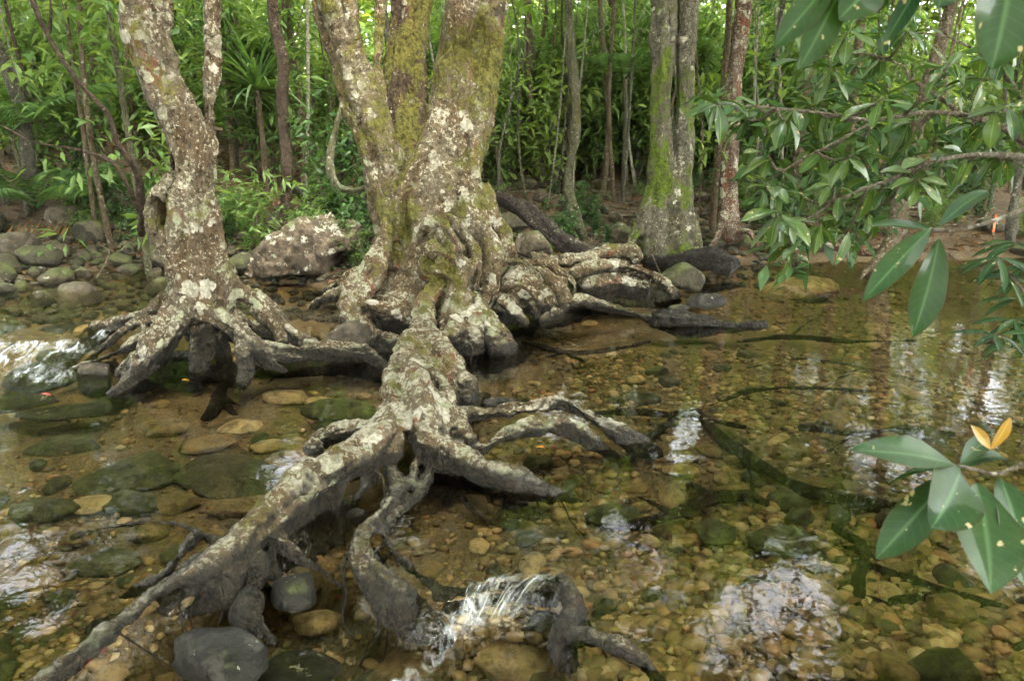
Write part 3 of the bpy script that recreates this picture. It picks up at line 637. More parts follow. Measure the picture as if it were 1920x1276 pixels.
root('mossy slab of root', tb(PY([(805, 640, 4.6, 26), (828, 675, 4.45, 34), (850, 712, 4.32, 38), (868, 745, 4.25, 38), (872, 765, 4.2, 32)]), 14), tb(PY([(800, 680, 4.3, 30), (820, 730, 4.2, 36), (835, 770, 4.1, 30)])))
root('left leg of the arch', tb(PZ([(752, 676, .29, 20), (742, 719, .27, 23), (731, 762, .24, 28), (715, 814, .19, 34), (672, 852, .16, 34), (614, 878, .15, 38), (560, 912, .12, 42), (486, 981, .08, 38), (450, 1015, .06, 34), (398, 1055, .05, 27), (330, 1088, .03, 24), (283, 1112, .02, 22), (241, 1150, .03, 20), (190, 1195, .025, 19), (145, 1232, .02, 18), (103, 1270, .01, 18), (30, 1330, -.01, 16)]), 14),
     tb(PZ([(750, 700, .27, 13), (757, 742, .25, 14), (750, 782, .22, 15), (742, 826, .16, 14), (728, 860, .1, 14)])), tb(PZ([(610, 900, .06, 36), (585, 950, .02, 40), (540, 990, -.02, 40), (480, 1035, -.04, 32)])), tb(PZ([(640, 880, .1, 26), (632, 930, .04, 24), (625, 985, -.06, 24), (600, 1010, -.1, 20)])))
root('right leg of the arch', tb(PZ([(770, 682, .29, 26), (785, 730, .25, 36), (798, 775, .2, 44), (808, 815, .14, 46), (826, 848, .09, 42), (866, 862, .07, 32), (920, 885, .05, 29), (993, 908, .02, 25), (1047, 926, -.01, 19), (1096, 941, -.05, 9)]), 16), tb(PZ([(820, 760, .18, 34), (850, 800, .12, 34), (880, 840, .06, 28)])))
root('reddish strand over the hump', tb(PZ([(772, 664, .33, 12), (796, 686, .31, 12), (822, 712, .27, 12), (844, 742, .22, 13), (856, 772, .16, 14)])))
root('upper arched root going right', tb(PZ([(840, 778, .13, 18), (880, 776, .14, 19), (920, 775, .14, 19), (993, 764, .15, 20), (1047, 757, .15, 19), (1100, 778, .10, 20), (1146, 806, .05, 21), (1191, 830, -.02, 20), (1235, 850, -.12, 14)])))
root('lower arched root going right', tb(PZ([(880, 852, .03, 18), (905, 842, .06, 18), (940, 820, .09, 17), (993, 801, .12, 18), (1047, 793, .12, 17), (1083, 807, .09, 20), (1115, 832, .03, 21), (1150, 858, -.08, 16)])))
root('stub of root on the left', tb(PZ([(580, 842, .07, 18), (614, 822, .11, 25), (660, 805, .15, 25), (700, 800, .18, 24)])), bl(590, 838, 3.35, 22))
root('thick dark root dropping into the lower pool', tb(PZ([(733, 880, .05, 14), (748, 915, .02, 19), (724, 957, .02, 22), (702, 984, .02, 23), (678, 1010, .03, 26), (680, 1052, .02, 31), (715, 1095, 0, 34), (755, 1138, -.05, 36), (795, 1172, -.11, 32), (835, 1212, -.2, 20)]), 14))
root('slender double root', tb(PZ([(780, 865, .06, 10), (776, 905, .03, 10), (790, 925, .0, 14), (762, 955, .0, 13), (731, 990, .0, 13), (726, 1012, .0, 12), (748, 1045, .0, 15), (783, 1078, -.01, 16), (820, 1102, -.04, 14)])), tb(PZ([(806, 870, .04, 13), (798, 900, .01, 14), (786, 930, 0, 13)])))
root('short foot root pointing right', tb(PZ([(520, 1005, .04, 22), (550, 1030, .02, 17), (580, 1057, -.02, 15), (620, 1083, -.06, 13), (645, 1104, -.12, 10)])))
root('short foot root, left', tb(PZ([(440, 1040, .03, 22), (432, 1085, 0, 20), (412, 1112, -.05, 20), (378, 1132, -.08, 17), (335, 1158, -.14, 11)])), tb(PZ([(474, 1040, .02, 22), (474, 1085, -.04, 18), (465, 1120, -.1, 15)])))
root('thin twisting root along the long one', tb(PZ([(640, 905, .1, 10), (590, 930, .12, 10), (520, 985, .09, 9), (470, 1030, .05, 9), (420, 1070, .02, 9), (360, 1110, -.02, 8), (300, 1150, -.06, 6)])), tb(PZ([(560, 960, .06, 9), (520, 1010, .03, 9), (505, 1050, -.02, 8), (525, 1085, -.08, 6)])))
root('thin crossing root under the arch, left', tb(PZ([(700, 850, .1, 10), (690, 900, .03, 9), (660, 950, -.02, 9), (650, 1000, -.08, 8)])))
root('thin root diving from the right leg', tb(PZ([(840, 850, .05, 10), (850, 900, -.02, 9), (880, 950, -.1, 7), (930, 985, -.16, 5)])))
root('claw shaped foot root', tb(PZ([(478, 1120, -.06, 18), (462, 1150, -.07, 22), (480, 1178, -.1, 17), (520, 1210, -.16, 8)])))
root('low side root in the left shallows', tb(PZ([(130, 1008, -.015, 5), (207, 986, .0, 7), (276, 978, .005, 8), (338, 982, .01, 11), (388, 1006, .0, 12), (420, 1020, -.02, 12)])), tb(PZ([(380, 1000, 0, 12), (355, 1018, .01, 14), (328, 1052, 0, 13), (302, 1086, .0, 12)])), tb(PZ([(400, 1030, .01, 13), (366, 1050, .01, 12), (340, 1075, 0, 12)])), tb(PZ([(300, 1088, 0, 14), (250, 1106, -.02, 16), (225, 1122, -.04, 12)])), tb(PZ([(270, 1128, -.02, 13), (207, 1160, -.04, 13), (165, 1186, -.06, 9)])))
root('bent root holding back the pool', tb(PZ([(815, 1110, -.055, 17), (880, 1106, -.055, 18), (960, 1094, -.05, 18), (1040, 1094, -.04, 18), (1066, 1112, 0, 22), (1088, 1140, .0, 24), (1076, 1175, -.02, 23), (1060, 1215, -.07, 21), (1068, 1252, -.1, 20)])), tb(PZ([(830, 1135, -.13, 20), (900, 1130, -.13, 22), (975, 1115, -.12, 22), (1045, 1120, -.12, 20)])), tb(PZ([(1072, 1190, -.02, 18), (1110, 1190, .0, 18), (1146, 1203, .01, 17), (1181, 1222, .01, 16), (1210, 1245, 0, 15), (1245, 1300, -.05, 14)])))
parts['root_foot|sunken feet of the root mass'] = [tb(PZ([(668, 640, -.1, 26), (720, 662, -.12, 30), (790, 672, -.14, 34), (870, 676, -.14, 40), (945, 668, -.14, 36), (975, 645, -.13, 30)]), 14), tb(PZ([(955, 625, -.08, 30), (1000, 612, -.1, 28), (1050, 598, -.1, 26), (1090, 580, -.1, 22), (1140, 585, -.12, 20)]), 14),
  tb(PZ([(1090, 560, -.08, 24), (1160, 562, -.1, 26), (1240, 560, -.1, 22), (1270, 562, -.12, 16)]), 12), tb(PZ([(800, 760, -.1, 40), (850, 775, -.12, 42), (885, 770, -.14, 34), (905, 755, -.14, 24)]), 12), tb(PZ([(800, 870, -.06, 40), (870, 885, -.1, 34), (960, 915, -.1, 26), (1040, 938, -.12, 20)]), 12),
  tb(PZ([(640, 1000, -.12, 30), (560, 1030, -.12, 36), (470, 1080, -.14, 30), (380, 1110, -.14, 24), (300, 1135, -.14, 22), (200, 1205, -.16, 20)]), 12), tb(PZ([(700, 1040, -.1, 26), (730, 1100, -.14, 32), (780, 1160, -.18, 34), (825, 1205, -.22, 26)]), 12)]
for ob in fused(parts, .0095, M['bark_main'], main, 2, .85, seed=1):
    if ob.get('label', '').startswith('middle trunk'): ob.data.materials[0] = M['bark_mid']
rr_ = random.Random(17)
LONG = PZ([(742, 760, .22, 1), (672, 860, .1, 1), (600, 900, .08, 1), (540, 950, .06, 1), (470, 1010, .04, 1), (400, 1060, .02, 1), (320, 1095, .0, 1), (240, 1150, -.02, 1), (680, 1030, .0, 1), (720, 1100, -.04, 1), (800, 830, .08, 1), (880, 870, .04, 1), (980, 905, .0, 1), (1080, 1140, -.04, 1), (1120, 1195, -.02, 1), (860, 640, .1, 1), (930, 620, .08, 1), (1000, 590, .06, 1), (690, 600, .15, 1), (770, 640, .1, 1)])
for k in range(58):
    b_ = np.array(LONG[rr_.randrange(len(LONG))][:3]) + np.array([rr_.gauss(0, .05), rr_.gauss(0, .05), .0]); a_ = rr_.random() * 6.28; ln = rr_.uniform(.08, .34); r_ = rr_.uniform(.0025, .007); p_ = [(*b_, r_)]
    for j in range(1, 5):
        a_ += rr_.gauss(0, .5); b_ = b_ + np.array([math.cos(a_) * ln / 4, math.sin(a_) * ln / 4 - .01, -.035 - .03 * rr_.random()]); p_.append((*b_, r_ * (1 - j * .17)))
    link('rootlet', mesh_np('rootlet', *tube(p_, 6, .02), M['bark_main']), main)
for (x, y, z, k, s) in ((1.1, 6.8, 7.2, 0, 1.0), (-2.4, 6.2, 6.6, 3, .9), (-.7, 8.4, 7.6, 1, 1.0), (.9, 8.8, 8.4, 4, .9)):
    link('crown', CROWN[k], main, (x, y, z), (0, 0, k), (s,) * 3)

# ------------------------------------------------------------------ the leaning tree on the left
left = empty('leaning_tree', (0, 0, 0)); tag(left, 'leaning pale lichen tree with a hollow in its trunk and stilt roots, left', 'tree')
parts = {
 'trunk': [tb(PY([(190, -650, 4.7, 28), (225, -350, 4.85, 36), (262, -150, 5.0, 42), (275, 0, 5.0, 43), (279, 69, 5.0, 40), (296, 138, 5.0, 42), (328, 207, 5.0, 43), (347, 260, 5.0, 41), (358, 310, 5.0, 42), (358, 350, 5.0, 45), (356, 400, 5.0, 56), (355, 440, 5.0, 60), (366, 500, 5.0, 60), (374, 545, 5.0, 62), (378, 585, 5.02, 56)]), 20),
           tb(PY([(325, 325, 4.9, 14), (297, 365, 4.85, 15), (284, 400, 4.83, 15), (288, 430, 4.83, 16), (310, 460, 4.85, 20), (330, 500, 4.85, 22)])), tb(PY([(232, -60, 4.9, 14), (236, 40, 4.92, 13), (262, 120, 4.95, 12)]))],
 'trunk|slim second trunk close behind': [tb(PY([(412, -500, 5.6, 12), (404, -200, 5.5, 15), (399, 0, 5.4, 16), (397, 140, 5.35, 16), (394, 240, 5.3, 15), (396, 310, 5.2, 14), (385, 370, 5.1, 16)]))],
}
root('broad front root', tb(PY([(352, 545, 4.9, 34), (330, 590, 4.85, 34), (308, 630, 4.78, 32), (277, 675, 4.7, 27), (245, 715, 4.58, 20), (212, 742, 4.4, 12)])), tb(PY([(330, 600, 4.75, 12), (300, 655, 4.62, 13), (272, 690, 4.55, 11)])))
root('arching root reaching right', tb(PY([(372, 580, 4.85, 22), (398, 588, 4.8, 20), (426, 600, 4.8, 22), (455, 630, 4.8, 21), (490, 655, 4.8, 21), (534, 665, 4.85, 21), (586, 662, 4.95, 21), (638, 662, 5.0, 21), (690, 670, 5.0, 21), (722, 690, 4.9, 16), (735, 715, 4.7, 10)])))
root('far right buttress', tb(PY([(412, 500, 5.05, 30), (445, 540, 5.1, 26), (488, 566, 5.15, 24), (522, 594, 5.15, 17), (556, 632, 5.1, 15), (590, 655, 5.0, 16)])), tb(PY([(480, 575, 5.1, 20), (508, 608, 5.05, 18), (530, 645, 4.95, 16)])))
root('short prop root', tb(PY([(456, 640, 4.78, 18), (460, 690, 4.68, 17), (452, 730, 4.55, 12)])), tb(PY([(480, 660, 4.8, 14), (515, 685, 4.75, 12), (540, 700, 4.7, 9)])))
root('inner prop root', tb(PY([(366, 590, 4.95, 18), (372, 640, 4.9, 13), (374, 700, 4.85, 13)])), tb(PY([(412, 590, 5.15, 18), (418, 650, 5.15, 15), (425, 705, 5.1, 14)])), bl(385, 610, 5.15, 40), bl(495, 625, 5.45, 34), bl(440, 610, 5.35, 34))
root('long left root, topmost', tb(PY([(318, 560, 5.05, 24), (280, 590, 5.15, 15), (241, 603, 5.25, 15), (200, 615, 5.3, 17), (172, 630, 5.3, 17), (131, 668, 5.1, 12), (85, 697, 4.95, 8)])))
root('looped left root', tb(PY([(300, 600, 4.95, 14), (268, 602, 5.0, 9), (238, 615, 5.05, 9), (207, 640, 5.05, 10), (172, 668, 5.0, 9), (142, 690, 4.9, 8)])), tb(PY([(268, 602, 5.0, 8), (272, 622, 4.95, 8), (250, 640, 4.9, 9)])))
root('lower left root', tb(PY([(300, 625, 4.8, 16), (268, 636, 4.85, 12), (226, 658, 4.88, 12), (195, 672, 4.85, 11), (140, 700, 4.75, 10), (110, 718, 4.7, 7)])), tb(PY([(280, 650, 4.7, 14), (240, 680, 4.7, 12), (222, 705, 4.62, 10)])))
parts['root_foot|sunken feet of the leaning tree'] = [tb(PZ([(225, 735, -.08, 18), (290, 700, -.08, 30), (350, 690, -.1, 34), (410, 695, -.1, 32), (460, 712, -.12, 20)]), 12), tb(PZ([(470, 690, -.1, 16), (560, 690, -.12, 18), (660, 690, -.12, 18), (725, 705, -.14, 14)]), 12), tb(PZ([(90, 700, -.04, 14), (150, 690, -.02, 18), (220, 690, -.05, 20)]), 12)]
hole = Yp(302, 396, 4.86); groove = Yp(322, 316, 4.92)
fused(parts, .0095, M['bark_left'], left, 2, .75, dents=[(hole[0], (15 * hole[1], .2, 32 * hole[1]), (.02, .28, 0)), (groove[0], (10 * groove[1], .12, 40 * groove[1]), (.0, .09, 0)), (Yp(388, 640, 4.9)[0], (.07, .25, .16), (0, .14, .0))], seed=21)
for (x, y, z, k, s) in ((-3.0, 5.2, 6.0, 1, .8), (-4.2, 6.6, 5.4, 0, .8)):
    link('crown', CROWN[k], left, (x, y, z), (0, 0, k), (s,) * 3)

# ------------------------------------------------------------------ other trees one can tell apart
def simple_tree(name, label, cat, pts, mat, voxel=.012, crown=None, group=None, extra=(), amp=.35, iters=3):
    e = empty(name, (0, 0, 0)); tag(e, label, cat, group)
    pr = {'trunk': [tb(PY(p), 12) for p in pts]}
    for k, x in enumerate(extra): pr['root' + ('|' + x[0])] = [tb(PY(q)) for q in x[1:]]
    fused(pr, voxel, mat, e, iters, amp, seed=len(label))
    top = PY([pts[0][0]])[0]
    if crown is not None: link('crown', CROWN[crown], e, (top[0] * 1.1, top[1] + 1.5, top[2] + 3.2), (0, 0, crown * 2.1), (.85,) * 3)
    return e
simple_tree('mossy_tree', 'twin-stemmed tree with bright green moss on its flared foot, far bank', 'tree',
   [[(1255, -700, 8.6, 16), (1248, -300, 8.5, 20), (1246, 0, 8.4, 24), (1243, 150, 8.35, 23), (1240, 280, 8.3, 23), (1240, 370, 8.25, 31), (1238, 430, 8.2, 40), (1240, 480, 8.15, 46)],
    [(1330, -600, 8.5, 12), (1304, -200, 8.45, 16), (1292, 0, 8.4, 19), (1286, 140, 8.35, 18), (1283, 280, 8.3, 19), (1280, 380, 8.2, 24), (1284, 450, 8.1, 30), (1290, 485, 8.05, 32)],
    [(1225, 350, 8.2, 14), (1208, 400, 8.15, 15), (1190, 440, 8.1, 12), (1175, 465, 8.0, 8)]], M['bark_moss'], .016, 0, amp=.7)
simple_tree('red_barked_tree', 'tree with flaking red bark and pale patches beside the mossy tree', 'tree',
   [[(1430, -600, 9.4, 9), (1410, -200, 9.2, 14), (1396, 0, 9.1, 16), (1385, 80, 9.1, 17), (1373, 200, 9, 16), (1368, 330, 9, 18), (1368, 400, 8.95, 21), (1372, 450, 8.9, 24)]], M['bark_red'], .014, 4,
   extra=(('orange root of the red tree', [(1360, 400, 8.8, 10), (1345, 440, 8.7, 9), (1330, 470, 8.6, 8), (1318, 492, 8.5, 6)]), ('bent orange root', [(1375, 440, 8.7, 8), (1392, 432, 8.6, 6), (1408, 438, 8.5, 6), (1418, 462, 8.5, 5)])))
simple_tree('dark_tree', 'straight dark brown tree between the leaning tree and the huge tree', 'tree',
   [[(480, -700, 9.6, 9), (497, -300, 9.3, 11), (508, 0, 9.1, 12), (522, 80, 9.05, 13), (533, 120, 9, 13), (531, 200, 9, 13), (537, 300, 8.95, 13), (538, 400, 8.9, 15), (540, 440, 8.85, 20)]], M['bark_dark'], .014, 3)
simple_tree('grey_tree', 'kinked grey-green slender tree right of the huge tree', 'tree',
   [[(1048, -600, 9.6, 6), (1058, -250, 9.4, 8), (1066, 0, 9.3, 9), (1073, 130, 9.2, 10), (1080, 240, 9.1, 9), (1066, 330, 9.05, 11), (1076, 390, 9.0, 11), (1092, 440, 8.9, 10), (1098, 470, 8.85, 12)]], M['bark_olive'], .013, 1)
simple_tree('brown_tree', 'slim brown tree standing between the huge and the kinked tree', 'tree',
   [[(975, -600, 12.4, 5), (984, -200, 12.2, 6), (990, 0, 12.1, 7), (994, 150, 12, 8), (998, 240, 12, 8), (1002, 330, 11.9, 10)]], M['bark_tan'], .014, 2)
simple_tree('leaning_bank_tree', 'brown tree leaning right at the water edge under the leafy shrub', 'tree',
   [[(1880, -420, 8.4, 8), (1830, -200, 8.2, 11), (1775, 40, 8.0, 13), (1748, 130, 7.9, 13), (1722, 230, 7.8, 14), (1700, 330, 7.7, 16), (1690, 380, 7.65, 18), (1675, 440, 7.6, 18), (1650, 490, 7.55, 22), (1635, 520, 7.5, 24)]], M['bark_tan'], .014, 0,
   extra=(('roots running into the water', [(1650, 480, 7.5, 10), (1625, 505, 7.4, 8), (1612, 525, 7.35, 5)], [(1668, 480, 7.5, 8), (1660, 510, 7.4, 6), (1652, 530, 7.3, 4)]),))
simple_tree('pale_bank_tree', 'thin pale grey trunk on the right bank at the picture edge', 'tree',
   [[(1980, -400, 7.6, 6), (1945, 0, 7.4, 8), (1925, 200, 7.3, 9), (1912, 320, 7.2, 9), (1900, 390, 7.15, 10), (1893, 460, 7.1, 11)]], M['bark_grey'], .013, 4)
simple_tree('curved_sapling', 'dark sapling curving up to the left before the leaning tree', 'sapling',
   [[(10, -180, 5.6, 3.5), (58, -10, 5.7, 4.5), (100, 85, 5.75, 5), (150, 158, 5.8, 5.5), (203, 215, 5.85, 6), (222, 270, 5.9, 6), (255, 320, 6, 7), (264, 390, 6.2, 8), (266, 440, 6.6, 8)], [(88, -60, 5.7, 3), (95, 10, 5.7, 3.5), (94, 60, 5.75, 4)], [(-30, 215, 6.2, 2.5), (20, 245, 6.2, 3), (70, 268, 6.2, 3.2), (140, 280, 6.2, 3.6), (210, 303, 6.1, 4), (240, 350, 6.1, 4.4), (262, 400, 6.2, 5)]], M['bark_dark'], .008, amp=.15, iters=1)
simple_tree('vine_tree', 'hanging liana loop left of the huge trunk', 'liana',
   [[(660, -100, 8.6, 4), (652, 150, 8.5, 5), (632, 230, 8.4, 6), (618, 300, 8.3, 8), (630, 345, 8.2, 8), (660, 358, 8.1, 7), (690, 350, 8.0, 6)]], M['bark_olive'], .012, amp=.2, iters=1)

def wood(name, label, cat, pts, mat, group=None, voxel=.01, amp=.35, z=False, iters=2, ax=(7, 7, 2.2), flute=1.0):
    e = fused({name: [tb(PZ(p) if z else PY(p), 10) for p in pts]}, voxel, mat, None, iters, amp, seed=len(label) + 3, ax=ax, flute=flute)[0]
    tag(e, label, cat, group); return e
wood('fallen_log', 'curved dark fallen log sloping into the stream behind the roots', 'log',
   [[(880, 372, 8.2, 14), (905, 368, 8.1, 15), (944, 374, 8.0, 17), (978, 394, 7.85, 20), (1012, 420, 7.7, 21), (1046, 446, 7.55, 20), (1082, 470, 7.4, 18), (1120, 486, 7.3, 10)]], M['log_dark'], amp=.6)
wood('driftwood', 'weathered black driftwood lying half sunk in the open pool', 'driftwood',
   [[(1226, 600, 5.95, 9), (1245, 604, 5.95, 18), (1275, 609, 5.95, 26), (1310, 613, 5.95, 23), (1350, 616, 5.92, 16), (1400, 613, 5.9, 12), (1438, 607, 5.9, 8)], [(1240, 596, 6.0, 9), (1275, 598, 6.0, 11), (1320, 603, 5.98, 9)]], M['drift'], amp=1.0, voxel=.007, iters=1, ax=(3, 14, 26), flute=1.3)
wood('sunken_log', 'blackened log end with yellow moss against the far bank', 'log',
   [[(1215, 487, 8.0, 10), (1260, 490, 7.9, 14), (1310, 487, 7.8, 19), (1345, 488, 7.7, 22), (1375, 500, 7.6, 16)]], M['drift'], amp=.8, ax=(3, 12, 18))
wood('mossy_log', 'mossy brown log lying on the boulders at the left edge', 'log',
   [[(-60, 420, 8.3, 16), (20, 432, 8.2, 17), (60, 440, 8.1, 16), (105, 450, 8.0, 14)]], M['bark_olive'], amp=.5)
wood('dead_branch', 'bleached white branch on stones at the left edge', 'branch',
   [[(-60, 535, 6.9, 8), (0, 530, 6.85, 9), (30, 522, 6.8, 8), (48, 530, 6.75, 7), (42, 552, 6.6, 6)]], M['floor_root'])
wood('red_branch', 'reddish dead branch lying across the right bank', 'branch',
   [[(1480, 470, 8.2, 4), (1520, 455, 8.2, 7), (1560, 462, 8.1, 7), (1600, 472, 8.0, 6), (1640, 478, 7.9, 4)]], M['bark_red'], amp=.2)
sunken = [
 ([(1160, 870, -.08, 10), (1290, 770, -.09, 12), (1350, 820, -.1, 18), (1420, 870, -.1, 20), (1500, 915, -.09, 20), (1600, 938, -.09, 18), (1710, 948, -.1, 15), (1830, 960, -.12, 12)], 'long dark sunken branch slanting right across the pool bed'),
 ([(1180, 985, -.1, 20), (1260, 965, -.09, 22), (1330, 935, -.09, 20), (1400, 928, -.09, 18), (1440, 945, -.1, 14)], 'stubby sunken branch humped over the pool bed'),
 ([(1560, 985, -.1, 14), (1600, 1010, -.09, 17), (1622, 1030, -.08, 17), (1612, 1090, -.08, 16), (1606, 1150, -.09, 16), (1590, 1215, -.09, 16), (1600, 1320, -.1, 15)], 'upright looking sunken branch right of the sky reflection'),
 ([(1600, 1050, -.1, 12), (1700, 1085, -.09, 16), (1800, 1120, -.09, 16), (1920, 1150, -.1, 14), (2000, 1160, -.1, 12)], 'dark sunken branch below the foreground leaves'),
 ([(1560, 1105, -.1, 12), (1650, 1130, -.09, 15), (1740, 1120, -.08, 14), (1830, 1128, -.1, 10)], 'second sunken branch crossing near the foreground leaves'),
 ([(1680, 1290, -.1, 10), (1730, 1250, -.09, 11), (1790, 1215, -.09, 9)], 'short rust brown sunken stick, bottom right'),
 ([(1090, 775, -.06, 9), (1180, 772, -.07, 10), (1290, 782, -.08, 9), (1400, 800, -.1, 8)], 'thin sunken root behind the upper arched root'),
 ([(1330, 760, -.1, 6), (1420, 730, -.1, 7), (1540, 728, -.1, 6), (1660, 735, -.1, 5)], 'thin wavy sunken root in mid pool'),
 ([(1380, 640, -.08, 6), (1480, 632, -.08, 7), (1600, 640, -.08, 6), (1720, 638, -.09, 4)], 'faint straight sunken root near far bank'),
 ([(1400, 690, -.1, 5), (1500, 672, -.1, 5), (1620, 690, -.1, 6), (1760, 720, -.1, 5)], 'curving sunken root below the hanging leaves'),
 ([(1500, 800, -.1, 9), (1600, 812, -.1, 10), (1700, 805, -.1, 9), (1790, 815, -.1, 7)], 'sunken root under the paired sparkles'),
 ([(1395, 850, -.1, 8), (1410, 900, -.09, 9), (1412, 950, -.1, 9)], 'stubby sunken side branch pointing down'),
 ([(385, 790, -.15, 14), (400, 770, -.13, 18), (412, 740, -.13, 18), (425, 715, -.12, 14)], 'sunken root below the leaning tree'),
 ([(980, 640, -.03, 6), (1060, 660, -.05, 8), (1150, 655, -.06, 6), (1220, 640, -.08, 4)], 'sunken root beside the buttress foot'),
]
rs_ = random.Random(5)
for pts, lab in sunken:
    pts = [(a_, b_, c_ - .02, d_ * .72) for a_, b_, c_, d_ in pts]; side = []
    for k in range(2 if len(pts) > 3 else 0):
        q = pts[rs_.randrange(1, len(pts) - 1)]; dx, dy = rs_.choice((-1, 1)) * rs_.uniform(30, 70), rs_.uniform(-45, 45); side.append([(q[0], q[1], q[2], q[3] * .6), (q[0] + dx * .5, q[1] + dy * .6, q[2] - .01, q[3] * .5), (q[0] + dx, q[1] + dy, q[2] - .04, q[3] * .3)])
    wood('sunken_branch', lab, 'branch', [pts] + side, M['sunk'], 'sunken branches', .009, .3, True, 1)

# ------------------------------------------------------------------ stones
def stone_mesh(name, sub, seed, mat, flat=.65, ang=.16, sc=1.3):
    V, Fa = ICO[sub]; rg = np.random.default_rng(seed); off = rg.random(3) * 90
    X = V * (1 + .20 * vn(V * sc + off, 1) + .07 * fbm(V * 3.1 + off, 2, 2) + .03 * fbm(V * 7.3 + off, 3, 4))[:, None]
    for k in range(9):      # worn flats
        n = unit(rg.normal(0, 1, 3)); d = rg.uniform(.55, .9); q = X @ n; X = X - np.maximum(0, q - d)[:, None] * n * .8
    X = X * np.array([1, rg.uniform(.72, .95), flat * rg.uniform(.85, 1.15)])
    return mesh_np(name, X, Fa, mat)
BANKM = [stone_mesh('boulder', 3, 500 + k, M[['rock_bank', 'rock_bank', 'rock_brown', 'rock_bank', 'rock_bank', 'rock_bank', 'rock_brown', 'rock_bank', 'rock_lichen'][k]], .72) for k in range(9)]
BEDM = [stone_mesh('cobble', 3, 600 + k, M[['cobble', 'cobble_green', 'cobble_pale', 'cobble', 'cobble_green', 'cobble', 'cobble_pale', 'rock_ochre', 'cobble_green', 'cobble'][k]], .5) for k in range(10)]
placed = []
def free(x, y, r, slack=.82):
    for a, b, c in placed:
        if (a - x) ** 2 + (b - y) ** 2 < (slack * (r + c)) ** 2: return False
    return True
def put_stone(name, me, x, y, r, sink=.35, label=None, cat='boulder', group=None, z=None, rz=None, tilt=.25, flat=1.0, ex=1.0):
    zz = gz1(x, y) if z is None else z
    o = link(name, me, None, (x, y, zz + r * (.5 - sink)), (random.uniform(-tilt, tilt), random.uniform(-tilt, tilt), random.random() * 6.28 if rz is None else rz), (r * ex, r, r * flat))
    tag(o, label, cat, group); placed.append((x, y, r * .9)); return o
def special(px, py, y, rpx, label, mat, name='boulder', seed=1, ex=1.0, flat=.75, sub=4, rz=0., cat='boulder', z=None, tilt=0.08):
    a, t = Yp(px, py, y); me = stone_mesh(name, sub, seed, mat, flat)
    o = link(name, me, None, a, (tilt, -tilt, rz), (rpx * t * ex, rpx * t, rpx * t)); tag(o, label, cat); placed.append((a[0], a[1], rpx * t)); return o
special(135, 560, 6.45, 44, 'largest rounded brown boulder at the rapids, left bank', M['rock_brown'], seed=3, ex=1.15, flat=.85)
bo = fused({'boulder': [bl(585, 476, 7.6, 66), bl(528, 488, 7.5, 54), bl(635, 450, 7.7, 54), bl(482, 510, 7.6, 32), bl(560, 508, 7.5, 42), bl(665, 478, 7.9, 40), bl(618, 430, 7.9, 32)]}, .02, M['rock_lichen'], None, 3, 2.2, dents=[(Yp(650, 500, 7.5)[0], (.22, .4, .16), (0, .3, .05)), (Yp(560, 535, 7.3)[0], (.4, .35, .1), (0, .2, .06))], seed=44, flute=.4)[0]
tag(bo, 'big overhanging boulder crusted with white lichen between the two trees', 'boulder'); placed.append((-1.9, 7.7, .7))
special(1000, 462, 6.9, 38, 'lichen crusted boulder beside the fallen log', M['rock_lichen'], seed=6, ex=1.15, flat=.9)
special(1012, 366, 10.2, 15, 'small pale white-topped boulder above the fallen log', M['rock_lichen'], seed=8, flat=.85)
special(1166, 437, 8.6, 27, 'lichen speckled boulder left of the mossy tree', M['rock_lichen'], seed=9, ex=1.0, flat=.9)
special(960, 420, 8.4, 28, 'dark mossy boulder under the fallen log', M['rock_bank'], seed=10, ex=1.3, flat=.8)
special(1125, 470, 7.9, 24, 'smooth dark boulder below the lichen speckled one', M['rock_bank'], seed=11, ex=1.2, flat=.7)
special(1275, 520, 7.0, 34, 'humped lichen-topped boulder at the end of the long root', M['rock_bank'], seed=12, ex=1.5, flat=.9, rz=-.2)
special(1326, 566, 6.45, 24, 'small wet stone with lichen cap rising from the pool', M['rock_wet'], seed=13, ex=1.5, flat=.65)
special(1272, 577, 6.35, 15, 'flat grey stone just awash in the pool', M['rock_wet'], seed=14, ex=1.5, flat=.5)
special(182, 712, 4.75, 37, 'upright brown rock wedged against the leaning tree roots', M['rock_brown'], seed=15, ex=1.0, flat=1.0)
special(75, 705, 4.9, 42, 'wet dark rock at the foot of the rapids', M['rock_wet'], seed=16, ex=1.5, flat=.6)
special(20, 755, 4.4, 40, 'flat wet rock at the left edge below the rapids', M['rock_wet'], seed=17, ex=2.0, flat=.35)
special(130, 770, 4.25, 40, 'thin wet ledge of rock in the left shallows', M['rock_wet'], seed=18, ex=2.3, flat=.22)
special(20, 668, 5.35, 40, 'dark rock splitting the white rapids', M['rock_wet'], seed=19, ex=1.3, flat=.7)
special(120, 622, 5.75, 36, 'flat submerged rock above the rapids', M['rock_wet'], seed=20, ex=1.6, flat=.4)
special(700, 590, 5.25, 2, 'pebble', M['rock_wet'], seed=20) if False else None
special(662, 640, 5.15, 40, 'smooth tan boulder under the fist shaped root', M['rock_brown'], seed=22, ex=1.1, flat=.9)
special(672, 970, 2.98, 21, 'olive round stone held in the root hollow', M['rock_brown'], name='river_stone', cat='stone', seed=23, flat=.95)
special(648, 950, 3.08, 17, 'dark upright stone deep in the root hollow', M['rock_wet'], name='river_stone', cat='stone', seed=24, flat=1.1)
special(553, 1108, 2.52, 52, 'dark wet oval stone beside the foot root', M['rock_wet'], name='river_stone', cat='stone', seed=25, ex=1.1, flat=.6)
special(420, 1225, 2.2, 92, 'large dark wet rock at the bottom edge', M['rock_wet'], name='river_stone', cat='stone', seed=26, ex=1.1, flat=.55, rz=-.3)
